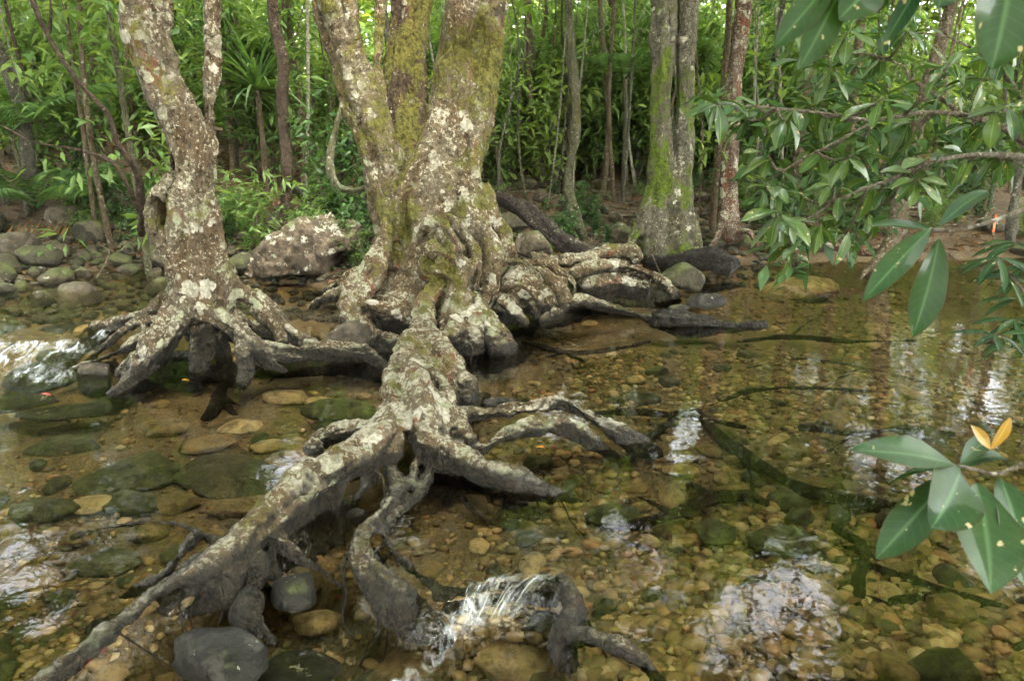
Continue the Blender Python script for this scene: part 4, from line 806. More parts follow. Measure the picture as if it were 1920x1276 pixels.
special(1005, 1172, 2.52, 46, 'dark wet rock behind the little fall', M['rock_wet'], name='river_stone', cat='stone', seed=27, ex=1.2, flat=.4)
special(520, 1088, 2.62, 22, 'orange stone behind the dark oval stone', M['rock_ochre'], name='river_stone', cat='stone', seed=28, flat=.8)
special(728, 1150, 2.42, 26, 'ochre stone leaning on the thick dark root', M['rock_ochre'], name='river_stone', cat='stone', seed=29, flat=.9)
special(942, 755, 4.15, 24, 'flat grey stone awash behind the upper arched root', M['rock_wet'], name='river_stone', cat='stone', seed=30, ex=1.4, flat=.5)
special(1490, 540, 7.75, 60, 'wide pale slab under water near far bank', M['cobble_pale'], name='river_stone', cat='stone', seed=31, ex=1.4, flat=.3)
# broad flat slabs on the bed of the left pool: pixel place, size, material, words
for k, (px, py, r, ex, m, lab) in enumerate([
  (430, 890, 78, 1.6, 'cobble_green', 'large olive slab under water left of the arch'), (240, 885, 70, 1.5, 'cobble_green', 'broad green-brown slab under the left ripples'),
  (640, 765, 55, 1.5, 'cobble_green', 'dark green slab under water behind the arch'), (505, 832, 26, 1.3, 'cobble_pale', 'pale oval stone under water near the dark green slab'),
  (450, 795, 34, 1.3, 'cobble_pale', 'pale yellow slab under water below the leaning tree'), (385, 830, 40, 1.4, 'cobble', 'brown slab under water left of the pale oval'),
  (90, 950, 48, 1.5, 'cobble_green', 'mossy slab under water at the left edge'), (170, 940, 34, 1.5, 'cobble_pale', 'tan stone under the left shallows'),
  (250, 940, 44, 1.6, 'cobble_green', 'olive stone in front of the broad green slab'), (300, 800, 40, 1.6, 'cobble', 'ochre slab under water in mid left pool'),
  (130, 830, 44, 1.8, 'cobble_green', 'wide olive slab under water near left edge'), (60, 1200, 80, 1.3, 'cobble_green', 'large brown-green stone in the bottom left corner'),
  (380, 1000, 30, 1.3, 'cobble', 'brown stone by the low side root'), (190, 1050, 50, 1.5, 'cobble_green', 'dull olive stone in the left shallows'),
  (60, 1080, 46, 1.4, 'cobble', 'brown stone under the left edge ripples'), (330, 940, 40, 1.2, 'cobble', 'brown cobble below the large olive slab'),
  (540, 740, 30, 1.6, 'cobble_pale', 'pale flat stone under water beside the arching root'),
  (1340, 990, 42, 1.15, 'cobble_green', 'dark olive cobble left of the sky reflection'), (1275, 1010, 28, 1.1, 'cobble', 'golden cobble under water, centre right'),
  (1280, 1165, 52, 1.1, 'cobble_green', 'large dark cobble under water right of the bent root'), (1470, 1010, 50, 1.3, 'cobble_green', 'green-brown cobble under the sky reflection'),
  (1440, 1230, 60, 1.1, 'cobble', 'speckled brown cobble at the bottom, right of centre'), (1715, 1195, 28, 1.1, 'cobble_pale', 'pale rounded cobble at lower right'),
  (1800, 1215, 34, 1.3, 'cobble', 'brown cobble at lower right beside the pale one'), (1600, 908, 24, 1.3, 'cobble', 'ochre cobble beside the long sunken branch'),
  (1530, 905, 26, 1.6, 'cobble', 'long brown cobble beside the long sunken branch'), (1190, 910, 24, 1.5, 'cobble', 'tan cobble beside the pointed root tip'),
  (1150, 960, 40, 1.3, 'cobble_green', 'mossy cobble under the pointed root tip'), (985, 1005, 26, 1.0, 'cobble_green', 'olive cobble in the middle of the dark pool'),
  (900, 1020, 22, 1.0, 'cobble_pale', 'round golden pebble in the dark pool'), (1630, 1000, 30, 1.2, 'cobble', 'brown cobble near the upright looking branch'),
  (640, 1090, 28, 1.3, 'rock_ochre', 'bright orange stone in the wet hollow'), (600, 1160, 42, 1.3, 'cobble_pale', 'yellowish flat stone in the lower pool'),
  (780, 1235, 60, 1.5, 'rock_ochre', 'ochre slab under the lower pool'), (960, 1230, 75, 1.3, 'cobble_pale', 'yellow-grey slab below the little fall'), (1000, 1180, 40, 1.2, 'cobble_green', 'mottled slab under the falling water'),
  (560, 1245, 62, 1.4, 'rock_wet', 'grey submerged slab at the bottom edge')]):
    zb = -.15 if not (py > 1075 and 300 < px < 1060) else -.25
    a, t = Zp(px, py, zb); o = link('river_stone', stone_mesh('river_stone', 3, 700 + k, M[m], .36), None, a - np.array([0, 0, r * t * .12]), (random.uniform(-.08, .08), random.uniform(-.08, .08), random.uniform(-.3, .3)), (r * t * ex, r * t * 1.25, r * t))
    tag(o, lab, 'stone', 'stones on the stream bed'); placed.append((a[0], a[1], r * t))
# boulders heaped on the left bank
n = 0
for it in range(4200):
    x = random.uniform(-6.2, -1.5); d = random.triangular(-.35, 3.0, .3); y = float(bank(x)) + d
    r = random.choice((.05, .06, .07, .09, .11, .13, .17)) * random.uniform(.8, 1.25) * (1 + .12 * d)
    if n >= 188: break
    if x > -2.4 and d < .1: continue
    if free(x, y, r, .74):
        put_stone('boulder', random.choice(BANKM[:8]), x, y, r, .22, 'mossy rounded boulder heaped on the bank behind the leaning tree', group='boulders heaped on the left bank', tilt=.5, ex=random.uniform(1, 1.45), z=gz1(x, y) + random.uniform(0, .06)); n += 1
n = 0
for it in range(2500):
    x = random.uniform(-.6, 3.2); d = random.triangular(-.25, 4.5, .4); y = float(bank(x)) + d; r = random.choice((.06, .08, .1, .13, .17)) * random.uniform(.8, 1.2)
    if n >= 48: break
    if free(x, y, r, .95):
        put_stone('boulder', random.choice(BANKM), x, y, r, .2, 'mossy stone on the bank between the huge tree and the mossy tree', group='stones on the middle bank', tilt=.4, ex=random.uniform(1, 1.4)); n += 1
n = 0
for it in range(1500):
    x = random.uniform(2.6, 7.5); d = random.triangular(-.3, 1.6, 0); y = float(bank(x)) + d; r = random.choice((.06, .09, .12, .17)) * random.uniform(.8, 1.2)
    if n >= 20: break
    if free(x, y, r, 1.0):
        put_stone('boulder', random.choice(BANKM), x, y, r, .25, 'grey stone on the right far bank below the leafy shrub', group='stones on the right bank', tilt=.3, ex=random.uniform(1, 1.5)); n += 1
n = 0
for it in range(1500):
    x = random.uniform(-5.4, -2.2); d = random.uniform(-.75, .25); y = float(bank(x)) + d; r = random.choice((.04, .05, .065, .08, .11)) * random.uniform(.8, 1.2)
    if n >= 42: break
    if free(x, y, r, .8):
        put_stone('boulder', random.choice(BANKM[:8]), x, y, r, .15, 'dark wet stone along the water edge below the heaped boulders', 'boulder', 'stones along the left water edge', tilt=.4, ex=random.uniform(1, 1.5)); n += 1
# cobbles of the bed, one by one, then gravel
n = 0
for it in range(6000):
    if n >= 258: break
    px, py = random.uniform(-40, 1960), 600 + 690 * random.random() ** .8; a, t = Zp(px, py, -.16); x, y = a[0], a[1]
    if y > bank(x) - .3: continue
    r = random.choice((.035, .045, .055, .07, .09)) * random.uniform(.85, 1.2) * (1.35 if px < 600 else 1)
    if free(x, y, r, .95):
        me = random.choice(BEDM if px > 620 else BEDM[:3] + BEDM[1:3] + BEDM[4:6])
        put_stone('cobble', me, x, y, r, .32, 'ochre or olive cobble lying on the clear stream bed', 'stone', 'cobbles on the stream bed', tilt=.2, ex=random.uniform(1, 1.55)); n += 1
gs, rn = [], []; V1, F1 = ICO[1]
GV = []
for k in range(8):
    rg = np.random.default_rng(40 + k); GV.append(V1 * (1 + .25 * vn(V1 * 1.5 + 7 * k, 1))[:, None] * np.array([1.25, .9, .55]))
rg = np.random.default_rng(77); NG = 11000
pxs = np.concatenate([rg.uniform(-60, 1980, NG), rg.uniform(960, 1990, 5000)]); pys = np.concatenate([560 + 740 * rg.random(NG) ** .75, rg.uniform(505, 800, 5000)])
for px, py in zip(pxs, pys):
    a, t = Zp(px, py, -.17)
    if a[1] > bank(a[0]) - .15: continue
    if vn(np.array([[a[0] * 1.3, a[1] * 1.3, 0]]), 33)[0] + .25 * (px > 900) < -.12 + .5 * rg.random() - .25 or (px < 850 and rg.random() < .6): continue
    rr = rg.uniform(.007, .022) * (1.6 if rg.random() < .3 else .9) * (1.3 if px > 1000 and py > 880 else 1); th = rg.random() * 6.28; c, s = math.cos(th), math.sin(th)
    gs.append((GV[rg.integers(8)] * rr) @ np.array([[c, s, 0], [-s, c, 0], [0, 0, 1]]) + np.array([a[0], a[1], 0])); rn.append(rg.random())
cen = np.array([g_.mean(0) for g_ in gs]); zz = ground_z(cen[:, 0], cen[:, 1])
V = np.concatenate([g_ + np.array([0, 0, z_ + .006]) for g_, z_ in zip(gs, zz)]); nf = len(gs)
Fi = (F1[None] + len(V1) * np.arange(nf)[:, None, None]).reshape(-1, 3)
o = link('gravel', mesh_np('gravel', V, Fi, M['gravel'], True, {'rnd': np.repeat(rn, len(F1))})); tag(o, 'ochre and tan gravel covering the stream bed', 'gravel', kind='stuff')

gs, rn = [], []
rg = np.random.default_rng(78)
for k in range(3400):
    x_ = rg.uniform(-6.5, 3) if k % 3 else rg.uniform(-6.2, -1.5); y_ = float(bank(x_)) - .7 + rg.random() ** 1.4 * 3.0; rr = rg.uniform(.015, .05) * (1.5 if rg.random() < .15 else 1); th = rg.random() * 6.28; c, s_ = math.cos(th), math.sin(th)
    gs.append((GV[rg.integers(8)] * rr * np.array([1, 1, 1.2])) @ np.array([[c, s_, 0], [-s_, c, 0], [0, 0, 1]]) + np.array([x_, y_, 0])); rn.append(rg.random())
cen = np.array([g_.mean(0) for g_ in gs]); zz = ground_z(cen[:, 0], cen[:, 1])
V = np.concatenate([g_ + np.array([0, 0, z_ + .01]) for g_, z_ in zip(gs, zz)]); nf = len(gs)
o = link('bank_pebbles', mesh_np('bank_pebbles', V, (F1[None] + len(V1) * np.arange(nf)[:, None, None]).reshape(-1, 3), M['rock_bank'], True)); tag(o, 'small dark pebbles filling the banks between the boulders', 'pebbles', kind='stuff')
# ------------------------------------------------------------------ forest floor: litter, surface roots, sticks
rg = np.random.default_rng(5); n = 9000
x = rg.uniform(-7, 8, n); y = bank(x) + rg.random(n) ** 1.4 * 8 + .02; z = ground_z(x, y) + .012
az = rg.random(n) * 6.28; f = np.stack([np.cos(az), np.sin(az), rg.normal(0, .25, n)], 1)
L = rg.uniform(.06, .14, n); o = link('leaf_litter', leafmesh('leaf_litter', leaves_np(np.stack([x, y, z], 1), f, unit(np.array([0, 0, 1.]) + rg.normal(0, .3, (n, 3))), L, L * rg.uniform(.3, .5, n), rg), M['leaf_dead'])); tag(o, 'brown dead leaves littering the forest floor', 'leaf litter', kind='stuff')
n = 420; px_ = rg.uniform(0, 1920, n); py_ = rg.uniform(560, 1270, n); bp_ = np.array([Zp(a_, b_, -.16)[0] for a_, b_ in zip(px_, py_)]); bp_[:, 2] = ground_z(bp_[:, 0], bp_[:, 1]) + .03; az = rg.random(n) * 6.28; L = rg.uniform(.03, .08, n)
o = link('sunken_leaves', leafmesh('sunken_leaves', leaves_np(bp_, np.stack([np.cos(az), np.sin(az), rg.normal(0, .15, n)], 1), unit(np.array([0, 0, 1.]) + rg.normal(0, .25, (n, 3))), L, L * .42, rg), M['leaf_dead'])); tag(o, 'brown sunken leaves caught among the pebbles', 'leaf litter', kind='stuff')
for k in range(56):
    right = k % 2 == 0
    x = random.uniform(2.4, 6.6) if right else random.uniform(-.8, 3); y0 = float(bank(x)) + (random.uniform(.15, 2.6) if right else random.uniform(.4, 4.5)); a = random.choice((0, math.pi)) + random.gauss(0, .45); pts = []; r0 = random.uniform(.012, .03); xx, yy = x, y0
    for j in range(7):
        pts.append((xx, yy, gz1(xx, yy) + r0 * .5 + random.uniform(-.01, .03), r0 * (1 - j * .1))); a += random.gauss(0, .38); s = random.uniform(.18, .3); xx += math.cos(a) * s; yy += math.sin(a) * s * .7
    o = link('surface_root', mesh_np('surface_root', *tube(pts, 6, .07), M['floor_root'])); tag(o, 'pale surface root snaking over the ' + ('right bank soil' if right else 'middle bank litter'), 'root', 'surface roots on the banks')
for k in range(24):
    x = random.uniform(-5.5, 3); y0 = float(bank(x)) + random.uniform(0, 3.5); a = random.random() * 6.28; ln = random.uniform(.3, .9); z0 = gz1(x, y0)
    pts = [(x, y0, z0 + .05, .008), (x + ln * .5 * math.cos(a), y0 + ln * .5 * math.sin(a), z0 + .14 + random.random() * .1, .007), (x + ln * math.cos(a + .3), y0 + ln * math.sin(a + .3), gz1(x + ln * math.cos(a), y0 + ln * math.sin(a)) + .1, .003)]
    o = link('dead_stick', mesh_np('dead_stick', *tube(pts, 5, .1), M['twig'])); tag(o, 'thin dead stick lying among stones and litter on the bank', 'stick', 'dead sticks on the banks')

def zone(x, y):
    px = 960 + x / (y * cP + .45) * F
    for lim, w_ in ((260, 'left of the leaning tree'), (600, 'between the leaning tree and the huge tree'), (950, 'behind the huge tree'), (1215, 'between the huge tree and the mossy tree'), (1430, 'behind the mossy and red trees')):
        if px < lim: return w_
    return 'behind the overhanging shrub'
# ------------------------------------------------------------------ saplings, shrubs, palms, far trees
GAP_PX = [(1490, 1095, 2.6), (1535, 1165, 1.0), (1455, 1040, .9), (1220, 1030, 1.6), (1160, 970, 1.3), (1380, 1090, 1.0), (1340, 1180, 1.2), (1430, 1230, 1.5), (790, 1040, 1.8), (720, 1000, 1.2), (1640, 810, .5), (1725, 815, .35), (1860, 690, .5), (1055, 725, 1.0), (1240, 800, .9), (1215, 690, .8), (545, 855, 1.2), (205, 790, 1.0), (20, 1010, .9), (280, 935, .7), (180, 950, .5), (1000, 1060, 1.6), (900, 1060, 1.6), (1530, 650, .7), (1290, 770, .7), (60, 1020, 1.2), (620, 1240, 1.6), (740, 1270, 1.6), (1880, 1000, .8)]
GAPS = []     # openings in the leaves over the stream: azimuth, elevation, radius in degrees, as they would be mirrored in the pool
for px_, py_, r_ in GAP_PX:
    d_ = ray(px_, py_); GAPS.append((math.degrees(math.atan2(d_[0], d_[1])), math.degrees(math.atan2(-d_[2], math.hypot(d_[0], d_[1]))), r_ * 1.1 + .75))
def in_gap(x, y, z, add):
    az = math.degrees(math.atan2(x, y)); el = math.degrees(math.atan2(z + CAM_H, math.hypot(x, y)))
    return any(math.hypot(az - a, el - b) < c + add for a, b, c in GAPS)
SAPM = [M['bark_tan'], M['bark_grey'], M['bark_olive'], M['bark_tan'], M['bark_dark'], M['bark_pale']]
SPRAY = []
for k in range(5):
    rg = np.random.default_rng(800 + k); n = 46; zc = rg.uniform(-.6, 2.6, n) ; a = rg.random(n) * 6.28; rr = rg.uniform(.1, .85, n)
    C = np.stack([np.cos(a) * rr, np.sin(a) * rr, zc], 1)
    SPRAY.append(leafmesh('foliage', whorls(C, 9, .15, .33, .25, .08, 820 + k), M[['leaf_bg', 'leaf_bg2', 'leaf_bg', 'leaf_dk', 'leaf_bg2'][k]]))
def sapling(x, y, r, label, group, lean=.12, k=0, H=7.5, foli=True, seed=0):
    rg = random.Random(seed); z = gz1(x, y); e = empty('sapling', (x, y, z)); tag(e, label, 'sapling', group)
    lx, ly = rg.gauss(0, lean), rg.gauss(0, lean * .5); pts = []
    for j in range(7):
        f = j / 6; pts.append((lx * f * H * .6 + rg.gauss(0, .09) * (j > 0), ly * f * H * .5 + rg.gauss(0, .06) * (j > 0), -.15 + H * f, r * (1.15 - .75 * f)))
    link('trunk', mesh_np('trunk', *tube(pts, 7, .4), SAPM[k]), e)
    if foli and not in_gap(x, y, z + 3.0, 2.5): link('foliage', SPRAY[(seed * 7 + k) % 5], e, (pts[3][0] * .6, pts[3][1] * .6, rg.uniform(1.0, 2.2)), (0, 0, rg.random() * 6.28), (1, 1, 1))
    return e
prom = [(1130, 345, 11.5, 5, 'thin pale sapling just left of the mossy tree', 0), (1157, 330, 11.0, 4, 'crooked tan sapling behind the lichen speckled boulder', 0), (1335, 430, 9.5, 6, 'slim tan sapling between the mossy and red trees', 0),
        (215, 490, 7.6, 5, 'tan sapling rising from the heaped boulders', 0), (285, 540, 6.9, 6, 'sapling stem touching the leaning trunk', 2), (185, 470, 7.9, 4, 'bare thin stem among the heaped boulders', 0), (60, 410, 9.0, 12, 'stout grey trunk at the far left behind the boulders', 1), (20, 400, 9.2, 8, 'grey trunk nearest the left edge', 1),
        (570, 380, 10.5, 5, 'pale sapling right of the straight dark tree', 0), (450, 380, 11, 5, 'grey stem beside the strap-leaved plant', 1), (1020, 330, 12.5, 4, 'thin tan stem beside the slim brown tree', 0), (1420, 400, 10, 5, 'grey stem right of the red tree', 1), (1560, 420, 10.5, 9, 'brown trunk half hidden by the leafy shrub', 0), (1150, 420, 14, 10, 'dark trunk deep in the forest, right of centre', 4), (640, 330, 12, 9, 'dark trunk showing left of the huge tree', 4)]
for i, (px, py, y, r, lab, k) in enumerate(prom):
    a, t = Yp(px, py, y); sapling(a[0], y, r * t, lab, None, .05, k, 7.5, True, 40 + i)
n = 0; i = 0
while n < 140 and i < 1200:
    i += 1; y = 9.2 + 15 * random.random() ** 1.1; x = random.uniform(-.70, .70) * y
    if y < bank(np.array(x)) + .9: continue
    if 7.5 < y < 11 and 2.2 < x < 6.0: continue
    sapling(x, y, random.choice((.010, .013, .017, .022, .032)), 'slender leafy sapling in the forest ' + zone(x, y), 'slender saplings in the forest', .09, random.choice((0, 0, 1, 1, 2, 3, 4)), random.uniform(6, 9), n % 4 != 3, 100 + i); n += 1
n = 0; i = 0
while n < 125 and i < 1500:
    i += 1; y = 9.6 + 9 * random.random(); x = random.uniform(-.72, .72) * y
    if y < bank(np.array(x)) + 1.2: continue
    sapling(x, y, random.choice((.009, .012, .015, .02)), 'bare pale pole-like stem in the forest ' + zone(x, y), 'bare pale stems in the forest', .13, random.choice((5, 5, 5, 0, 1)), random.uniform(6, 9), False, 2000 + i); n += 1
n = 0; i = 0
while n < 290 and i < 2400:
    i += 1; y = 8.6 + 13 * random.random() ** .9; x = random.uniform(-.70, .70) * y; d = y - float(bank(x))
    if n >= 235: x = random.uniform(-.4, 4.5); d = random.uniform(3.6, 8); y = float(bank(x)) + d
    if d < 1.5 or (2.0 < x < 5.5 and d < 2.0) or (-.2 < x < 2.8 and d < 3.4): continue
    k = random.choice((0, 1, 2, 3, 5, 7)) if d > 3.2 else random.choice((4, 6, 0, 3))
    e = empty('shrub', (x, y, gz1(x, y))); tag(e, 'leafy green understory shrub ' + zone(x, y), 'shrub', 'understory shrubs in the forest'); s = random.uniform(.8, 1.25); e.scale = (s, s, s); e.rotation_euler.z = random.random() * 6.28
    link('stem', SHRUB[k][0], e); link('foliage', SHRUB[k][1], e); n += 1
for q in range(105):
    x = random.uniform(-5.6, 5.8) if q < 70 else random.uniform(2.3, 6.2); d = random.uniform(.5, 3.4); y = float(bank(x)) + d
    e = empty('seedling', (x, y, gz1(x, y))); tag(e, 'low leafy seedling on the bank ' + zone(x, y), 'seedling', 'low seedlings on the banks'); s = random.uniform(.22, .5); e.scale = (s * 1.2, s * 1.2, s); e.rotation_euler.z = random.random() * 6.28; k = random.choice((0, 3, 4, 4, 6))
    link('stem', SHRUB[k][0], e); link('foliage', SHRUB[k][1], e)
for px, py, y, k, s, lab in [(450, 400, 8.6, 4, 1.0, 'small feathery bush at the foot of the dark tree'), (590, 400, 8.5, 4, .9, 'bright leafy seedling behind the big lichen boulder'), (665, 395, 7.6, 4, .6, 'yellow-green seedling against the huge trunk'), (480, 430, 8.2, 4, 1.1, 'narrow-leaved bush above the big lichen boulder'), (140, 410, 8.8, 4, .6, 'bright green seedling on the heaped boulders'), (930, 360, 10.4, 4, .5, 'fern-like seedling above the fallen log'), (1110, 370, 10, 6, .6, 'small-leaved seedling by the kinked tree'), (250, 440, 8.0, 6, .5, 'low dark seedling beside the leaning trunk'), (1450, 470, 8.6, 4, .5, 'seedling at the water edge below the shrub')]:
    a, t = Yp(px, py, y); e = empty('seedling', (a[0], y, gz1(a[0], y))); tag(e, lab, 'seedling'); e.scale = (s, s, s); link('stem', SHRUB[k][0], e); link('foliage', SHRUB[k][1], e)
for px, py, y, v, s, lab in [(70, 390, 8.2, 0, .8, 'palm with a feathered frond low at the left'), (20, 250, 8.8, 0, 1.0, 'drooping palm at the upper left'), (1170, 150, 11.5, 0, 1.0, 'palm fan glimpsed left of the mossy tree'), (230, 380, 9, 1, .8, 'small palm behind the curved sapling'), (1010, 290, 13, 0, 1.1, 'palm in the shade right of the huge tree'), (440, 250, 12.5, 0, 1.2, 'palm crown beside the strap-leaved plant')]:
    a, t = Yp(px, py, y); palm(tuple(a), v, lab, 'palms in the understory', s, px * .01)
dfm = PALM[0][0][0].copy(); dfm.materials.clear(); dfm.materials.append(M['leaf_dead']); a, t = Yp(-20, 470, 7.4)
o = link('dead_frond', dfm, None, (a[0], a[1], gz1(a[0], a[1]) + .16), (.5, .5, .5), (.8, .8, .4)); tag(o, 'dried palm frond lying on boulders at the left edge', 'frond')
# strap-leaved plant
a, t = Yp(482, 170, 10.0); e = empty('strap_leaved_plant', tuple(a)); tag(e, 'pandanus-like plant with long arching strap leaves left of the dark tree', 'plant')
rg = np.random.default_rng(9); ds = []
STR = mesh_np('stalk', *tube([(0, 0, gz1(a[0], a[1]) - a[2] - .1, .04), (0.02, 0, -.8, .035), (0, 0, .1, .03)], 7, .3), M['bark_tan']); link('stalk', STR, e)
for k in range(54):
    az = rg.random() * 6.28; el = rg.uniform(.1, 1.3); ln = rg.uniform(.7, 1.15); p = np.zeros(3); f = np.array([math.cos(az) * math.cos(el), math.sin(az) * math.cos(el), math.sin(el)]); Vs = []; sd = unit(np.cross(f, [0, 0, 1.]))
    for j in range(7):
        wd = .022 * (1 - (j / 6) ** 2) + .001; Vs += [p + sd * wd + np.array([0, 0, .008]), p - np.array([0, 0, .004]), p - sd * wd + np.array([0, 0, .008])]; p = p + f * ln / 6; f = unit(f + np.array([0, 0, -.22]))
    q = np.array([[j * 3 + c, j * 3 + c + 1, (j + 1) * 3 + c + 1, (j + 1) * 3 + c] for j in range(6) for c in (0, 1)])
    link('leaf', mesh_np('leaf', np.array(Vs), q, M['leaf_palm'], True, {'rnd': np.full(12, rg.random())}), e)
# trees of the forest behind, each with a crown
n = 0; i = 0
while n < 13 and i < 800:
    i += 1; y = random.uniform(11, 23); x = random.uniform(-.85, .85) * y; h = random.uniform(7.0, 13)
    if y < bank(np.array(x)) + 1.6: continue
    sc = random.uniform(1.0, 1.5)
    if in_gap(x, y, h, math.degrees(1.3 * sc / math.hypot(x, y))) : continue
    z = gz1(x, y); e = empty('forest_tree', (x, y, z)); tag(e, 'forest tree with a leafy crown, ' + zone(x, y), 'tree', 'trees in the forest behind'); r = random.uniform(.04, .1)
    link('trunk', mesh_np('trunk', *tube([(random.gauss(0, .15), 0, -.2, r * 1.3), (random.gauss(0, .12), random.gauss(0, .1), h * .35, r), (random.gauss(0, .2), 0, h * .7, r * .8), (0, 0, h + .4, r * .3)], 8, .6), random.choice(SAPM)), e)
    link('crown', CROWN[i % 5], e, (0, 0, h), (0, 0, random.random() * 6.28), (sc, sc, sc * 1.1)); n += 1
# the wood beyond, all round, as one mass
rg = np.random.default_rng(31); N = 60000
th = np.concatenate([rg.uniform(-.75, .75, N), rg.uniform(.75, 2 * np.pi - .75, 16000)]); n = len(th)
rad = np.where(np.arange(n) < N, rg.uniform(21, 30, n), rg.uniform(13, 22, n)); zh = rg.random(n) ** .9 * np.where(np.arange(n) < N, 21, 14) + .2
C = np.stack([np.sin(th) * rad, np.cos(th) * rad, zh], 1); C = C[vn(C * .45, 4) > -.72]
azm, elv = np.degrees(np.arctan2(C[:, 0], C[:, 1])), np.degrees(np.arctan2(C[:, 2] + CAM_H, np.hypot(C[:, 0], C[:, 1])))
ok = np.ones(len(C), bool)
for a_, b_, c_ in GAPS: ok &= np.hypot(azm - a_, elv - b_) > c_
C = C[ok]; C[:, 2] += np.where(C[:, 1] > 8, .9, 0)
NC = 36000; K = np.stack([rg.uniform(-17, 17, NC), rg.uniform(-12, 21, NC), rg.uniform(9.5, 14, NC)], 1)      # the canopy overhead, with openings
op_ = np.hypot((K[:, 0] - .3) / 3.0, (K[:, 1] - 3.2) / 2.7) + .3 * vn(K * .7, 16)      # the stream opens the canopy overhead
K = K[(vn(K * np.array([.38, .38, .2]), 14) + .35 * vn(K * .9, 15) > -.75 + 1.4 * sst(7.5, 12, K[:, 1])) & (op_ > 1)]
azm, elv = np.degrees(np.arctan2(K[:, 0], K[:, 1])), np.degrees(np.arctan2(K[:, 2] + CAM_H, np.hypot(K[:, 0], K[:, 1])))
ok = np.ones(len(K), bool)
for a_, b_, c_ in GAPS: ok &= np.hypot((azm - a_) * math.cos(math.radians(b_)), elv - b_) > c_
K = K[ok]
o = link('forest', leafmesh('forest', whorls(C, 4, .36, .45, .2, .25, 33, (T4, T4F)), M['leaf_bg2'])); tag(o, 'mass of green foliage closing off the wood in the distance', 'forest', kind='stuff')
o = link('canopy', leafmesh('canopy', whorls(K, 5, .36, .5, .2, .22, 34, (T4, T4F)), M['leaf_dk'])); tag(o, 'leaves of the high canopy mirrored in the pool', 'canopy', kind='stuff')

# ------------------------------------------------------------------ big leaves
def leaf_mesh(name, L, W, mat, nseg=8, bend=.5, fold=.18, wav=.04, seed=0, shape=.55):
    rg = np.random.default_rng(seed); V, rib, lu, lv = [], [], [], []; p = np.zeros(3); a = 0
    ph = rg.random() * 6
    for j in range(nseg + 1):
        t = j / nseg; wd = W * .5 * (math.sin(math.pi * min(1, t ** 1.08)) ** .78 if 0 < t < 1 else .02)
        up = np.array([math.sin(a), 0, math.cos(a)])
        for c in (-1, -.5, 0, .5, 1):
            V.append(p + np.array([0, c * wd, 0]) + up * (abs(c) * wd * fold * 2 + wav * W * math.sin(t * 9 + ph + c) * abs(c))); rib.append(1.0 if c == 0 else 0); lu.append(t); lv.append(abs(c))
        p = p + np.array([math.cos(a), 0, -math.sin(a)]) * L / nseg; a += bend / nseg
    q = np.array([[j * 5 + c, j * 5 + c + 1, (j + 1) * 5 + c + 1, (j + 1) * 5 + c] for j in range(nseg) for c in range(4)])
    return mesh_np(name, np.array(V), q, mat, True, {'rib': np.array(rib), 'lu': np.array(lu), 'lv': np.array(lv)})
def aim(fwd, up):
    f = Vector(fwd).normalized(); s = Vector(up).cross(f)
    if s.length < 1e-4: s = Vector((0, 1, 0)).cross(f)
    s.normalize(); u = f.cross(s); return Matrix((f, s, u)).transposed().to_euler()
SL = [leaf_mesh('leaf', 1.0, .37, M['leaf_shrub'], 6, [.3, .6, .9, .2, .5, 1.1][k], [.2, .12, .16, .08, .25, .14][k], .05, k) for k in range(6)]
# glossy shrub leaning in from the right bank
sh = empty('overhanging_shrub', (0, 0, 0)); tag(sh, 'glossy dark green shrub leaning over the pool from the right', 'shrub')
limbs = [PY([(2080, 620, 3.64, 22), (2030, 420, 3.50, 18), (1960, 300, 3.36, 14), (1880, 240, 3.22, 10), (1800, 215, 3.15, 8), (1720, 212, 3.08, 6), (1640, 226, 3.04, 5), (1540, 212, 3.01, 4), (1420, 200, 3.01, 3), (1350, 195, 3.01, 2)]),
         PY([(1800, 215, 3.15, 8), (1760, 180, 3.18, 7), (1705, 148, 3.22, 5), (1695, 125, 3.22, 4), (1620, 100, 3.29, 3), (1520, 110, 3.36, 2)]),
         PY([(1960, 300, 3.36, 12), (1860, 290, 3.08, 8), (1760, 300, 2.94, 6), (1660, 340, 2.87, 5), (1560, 380, 2.87, 4), (1480, 440, 2.87, 3)]),
         PY([(1960, 300, 3.36, 10), (1900, 160, 3.36, 7), (1850, 110, 3.43, 5), (1780, 70, 3.50, 3), (1700, 60, 3.50, 2)]),
         PY([(1640, 226, 3.04, 4), (1560, 270, 2.94, 3), (1500, 300, 2.87, 3), (1440, 340, 2.87, 2)])]
LQ = []
for l in limbs:
    link('branch', mesh_np('branch', *tube([(*p_[:3], p_[3] * .65) for p_ in l], 7, .1), M['twig']), sh); LQ.append(resample(l, .08))
LQ = np.vstack(LQ)
clus = [(1345, 192), (1420, 200), (1475, 225), (1500, 112), (1560, 132), (1640, 100), (1700, 60), (1780, 118), (1840, 150), (1890, 95), (1560, 205), (1612, 255), (1700, 232), (1758, 182), (1655, 185), (1822, 235), (1885, 200), (1440, 290), (1530, 282), (1600, 292), (1680, 285), (1742, 305), (1800, 292), (1865, 292), (1440, 352), (1500, 362), (1565, 350), (1642, 352), (1722, 335), (1462, 410), (1532, 420), (1585, 440), (1480, 465), (1622, 405), (1400, 225), (1590, 60), (1520, 200)]
nl = 0
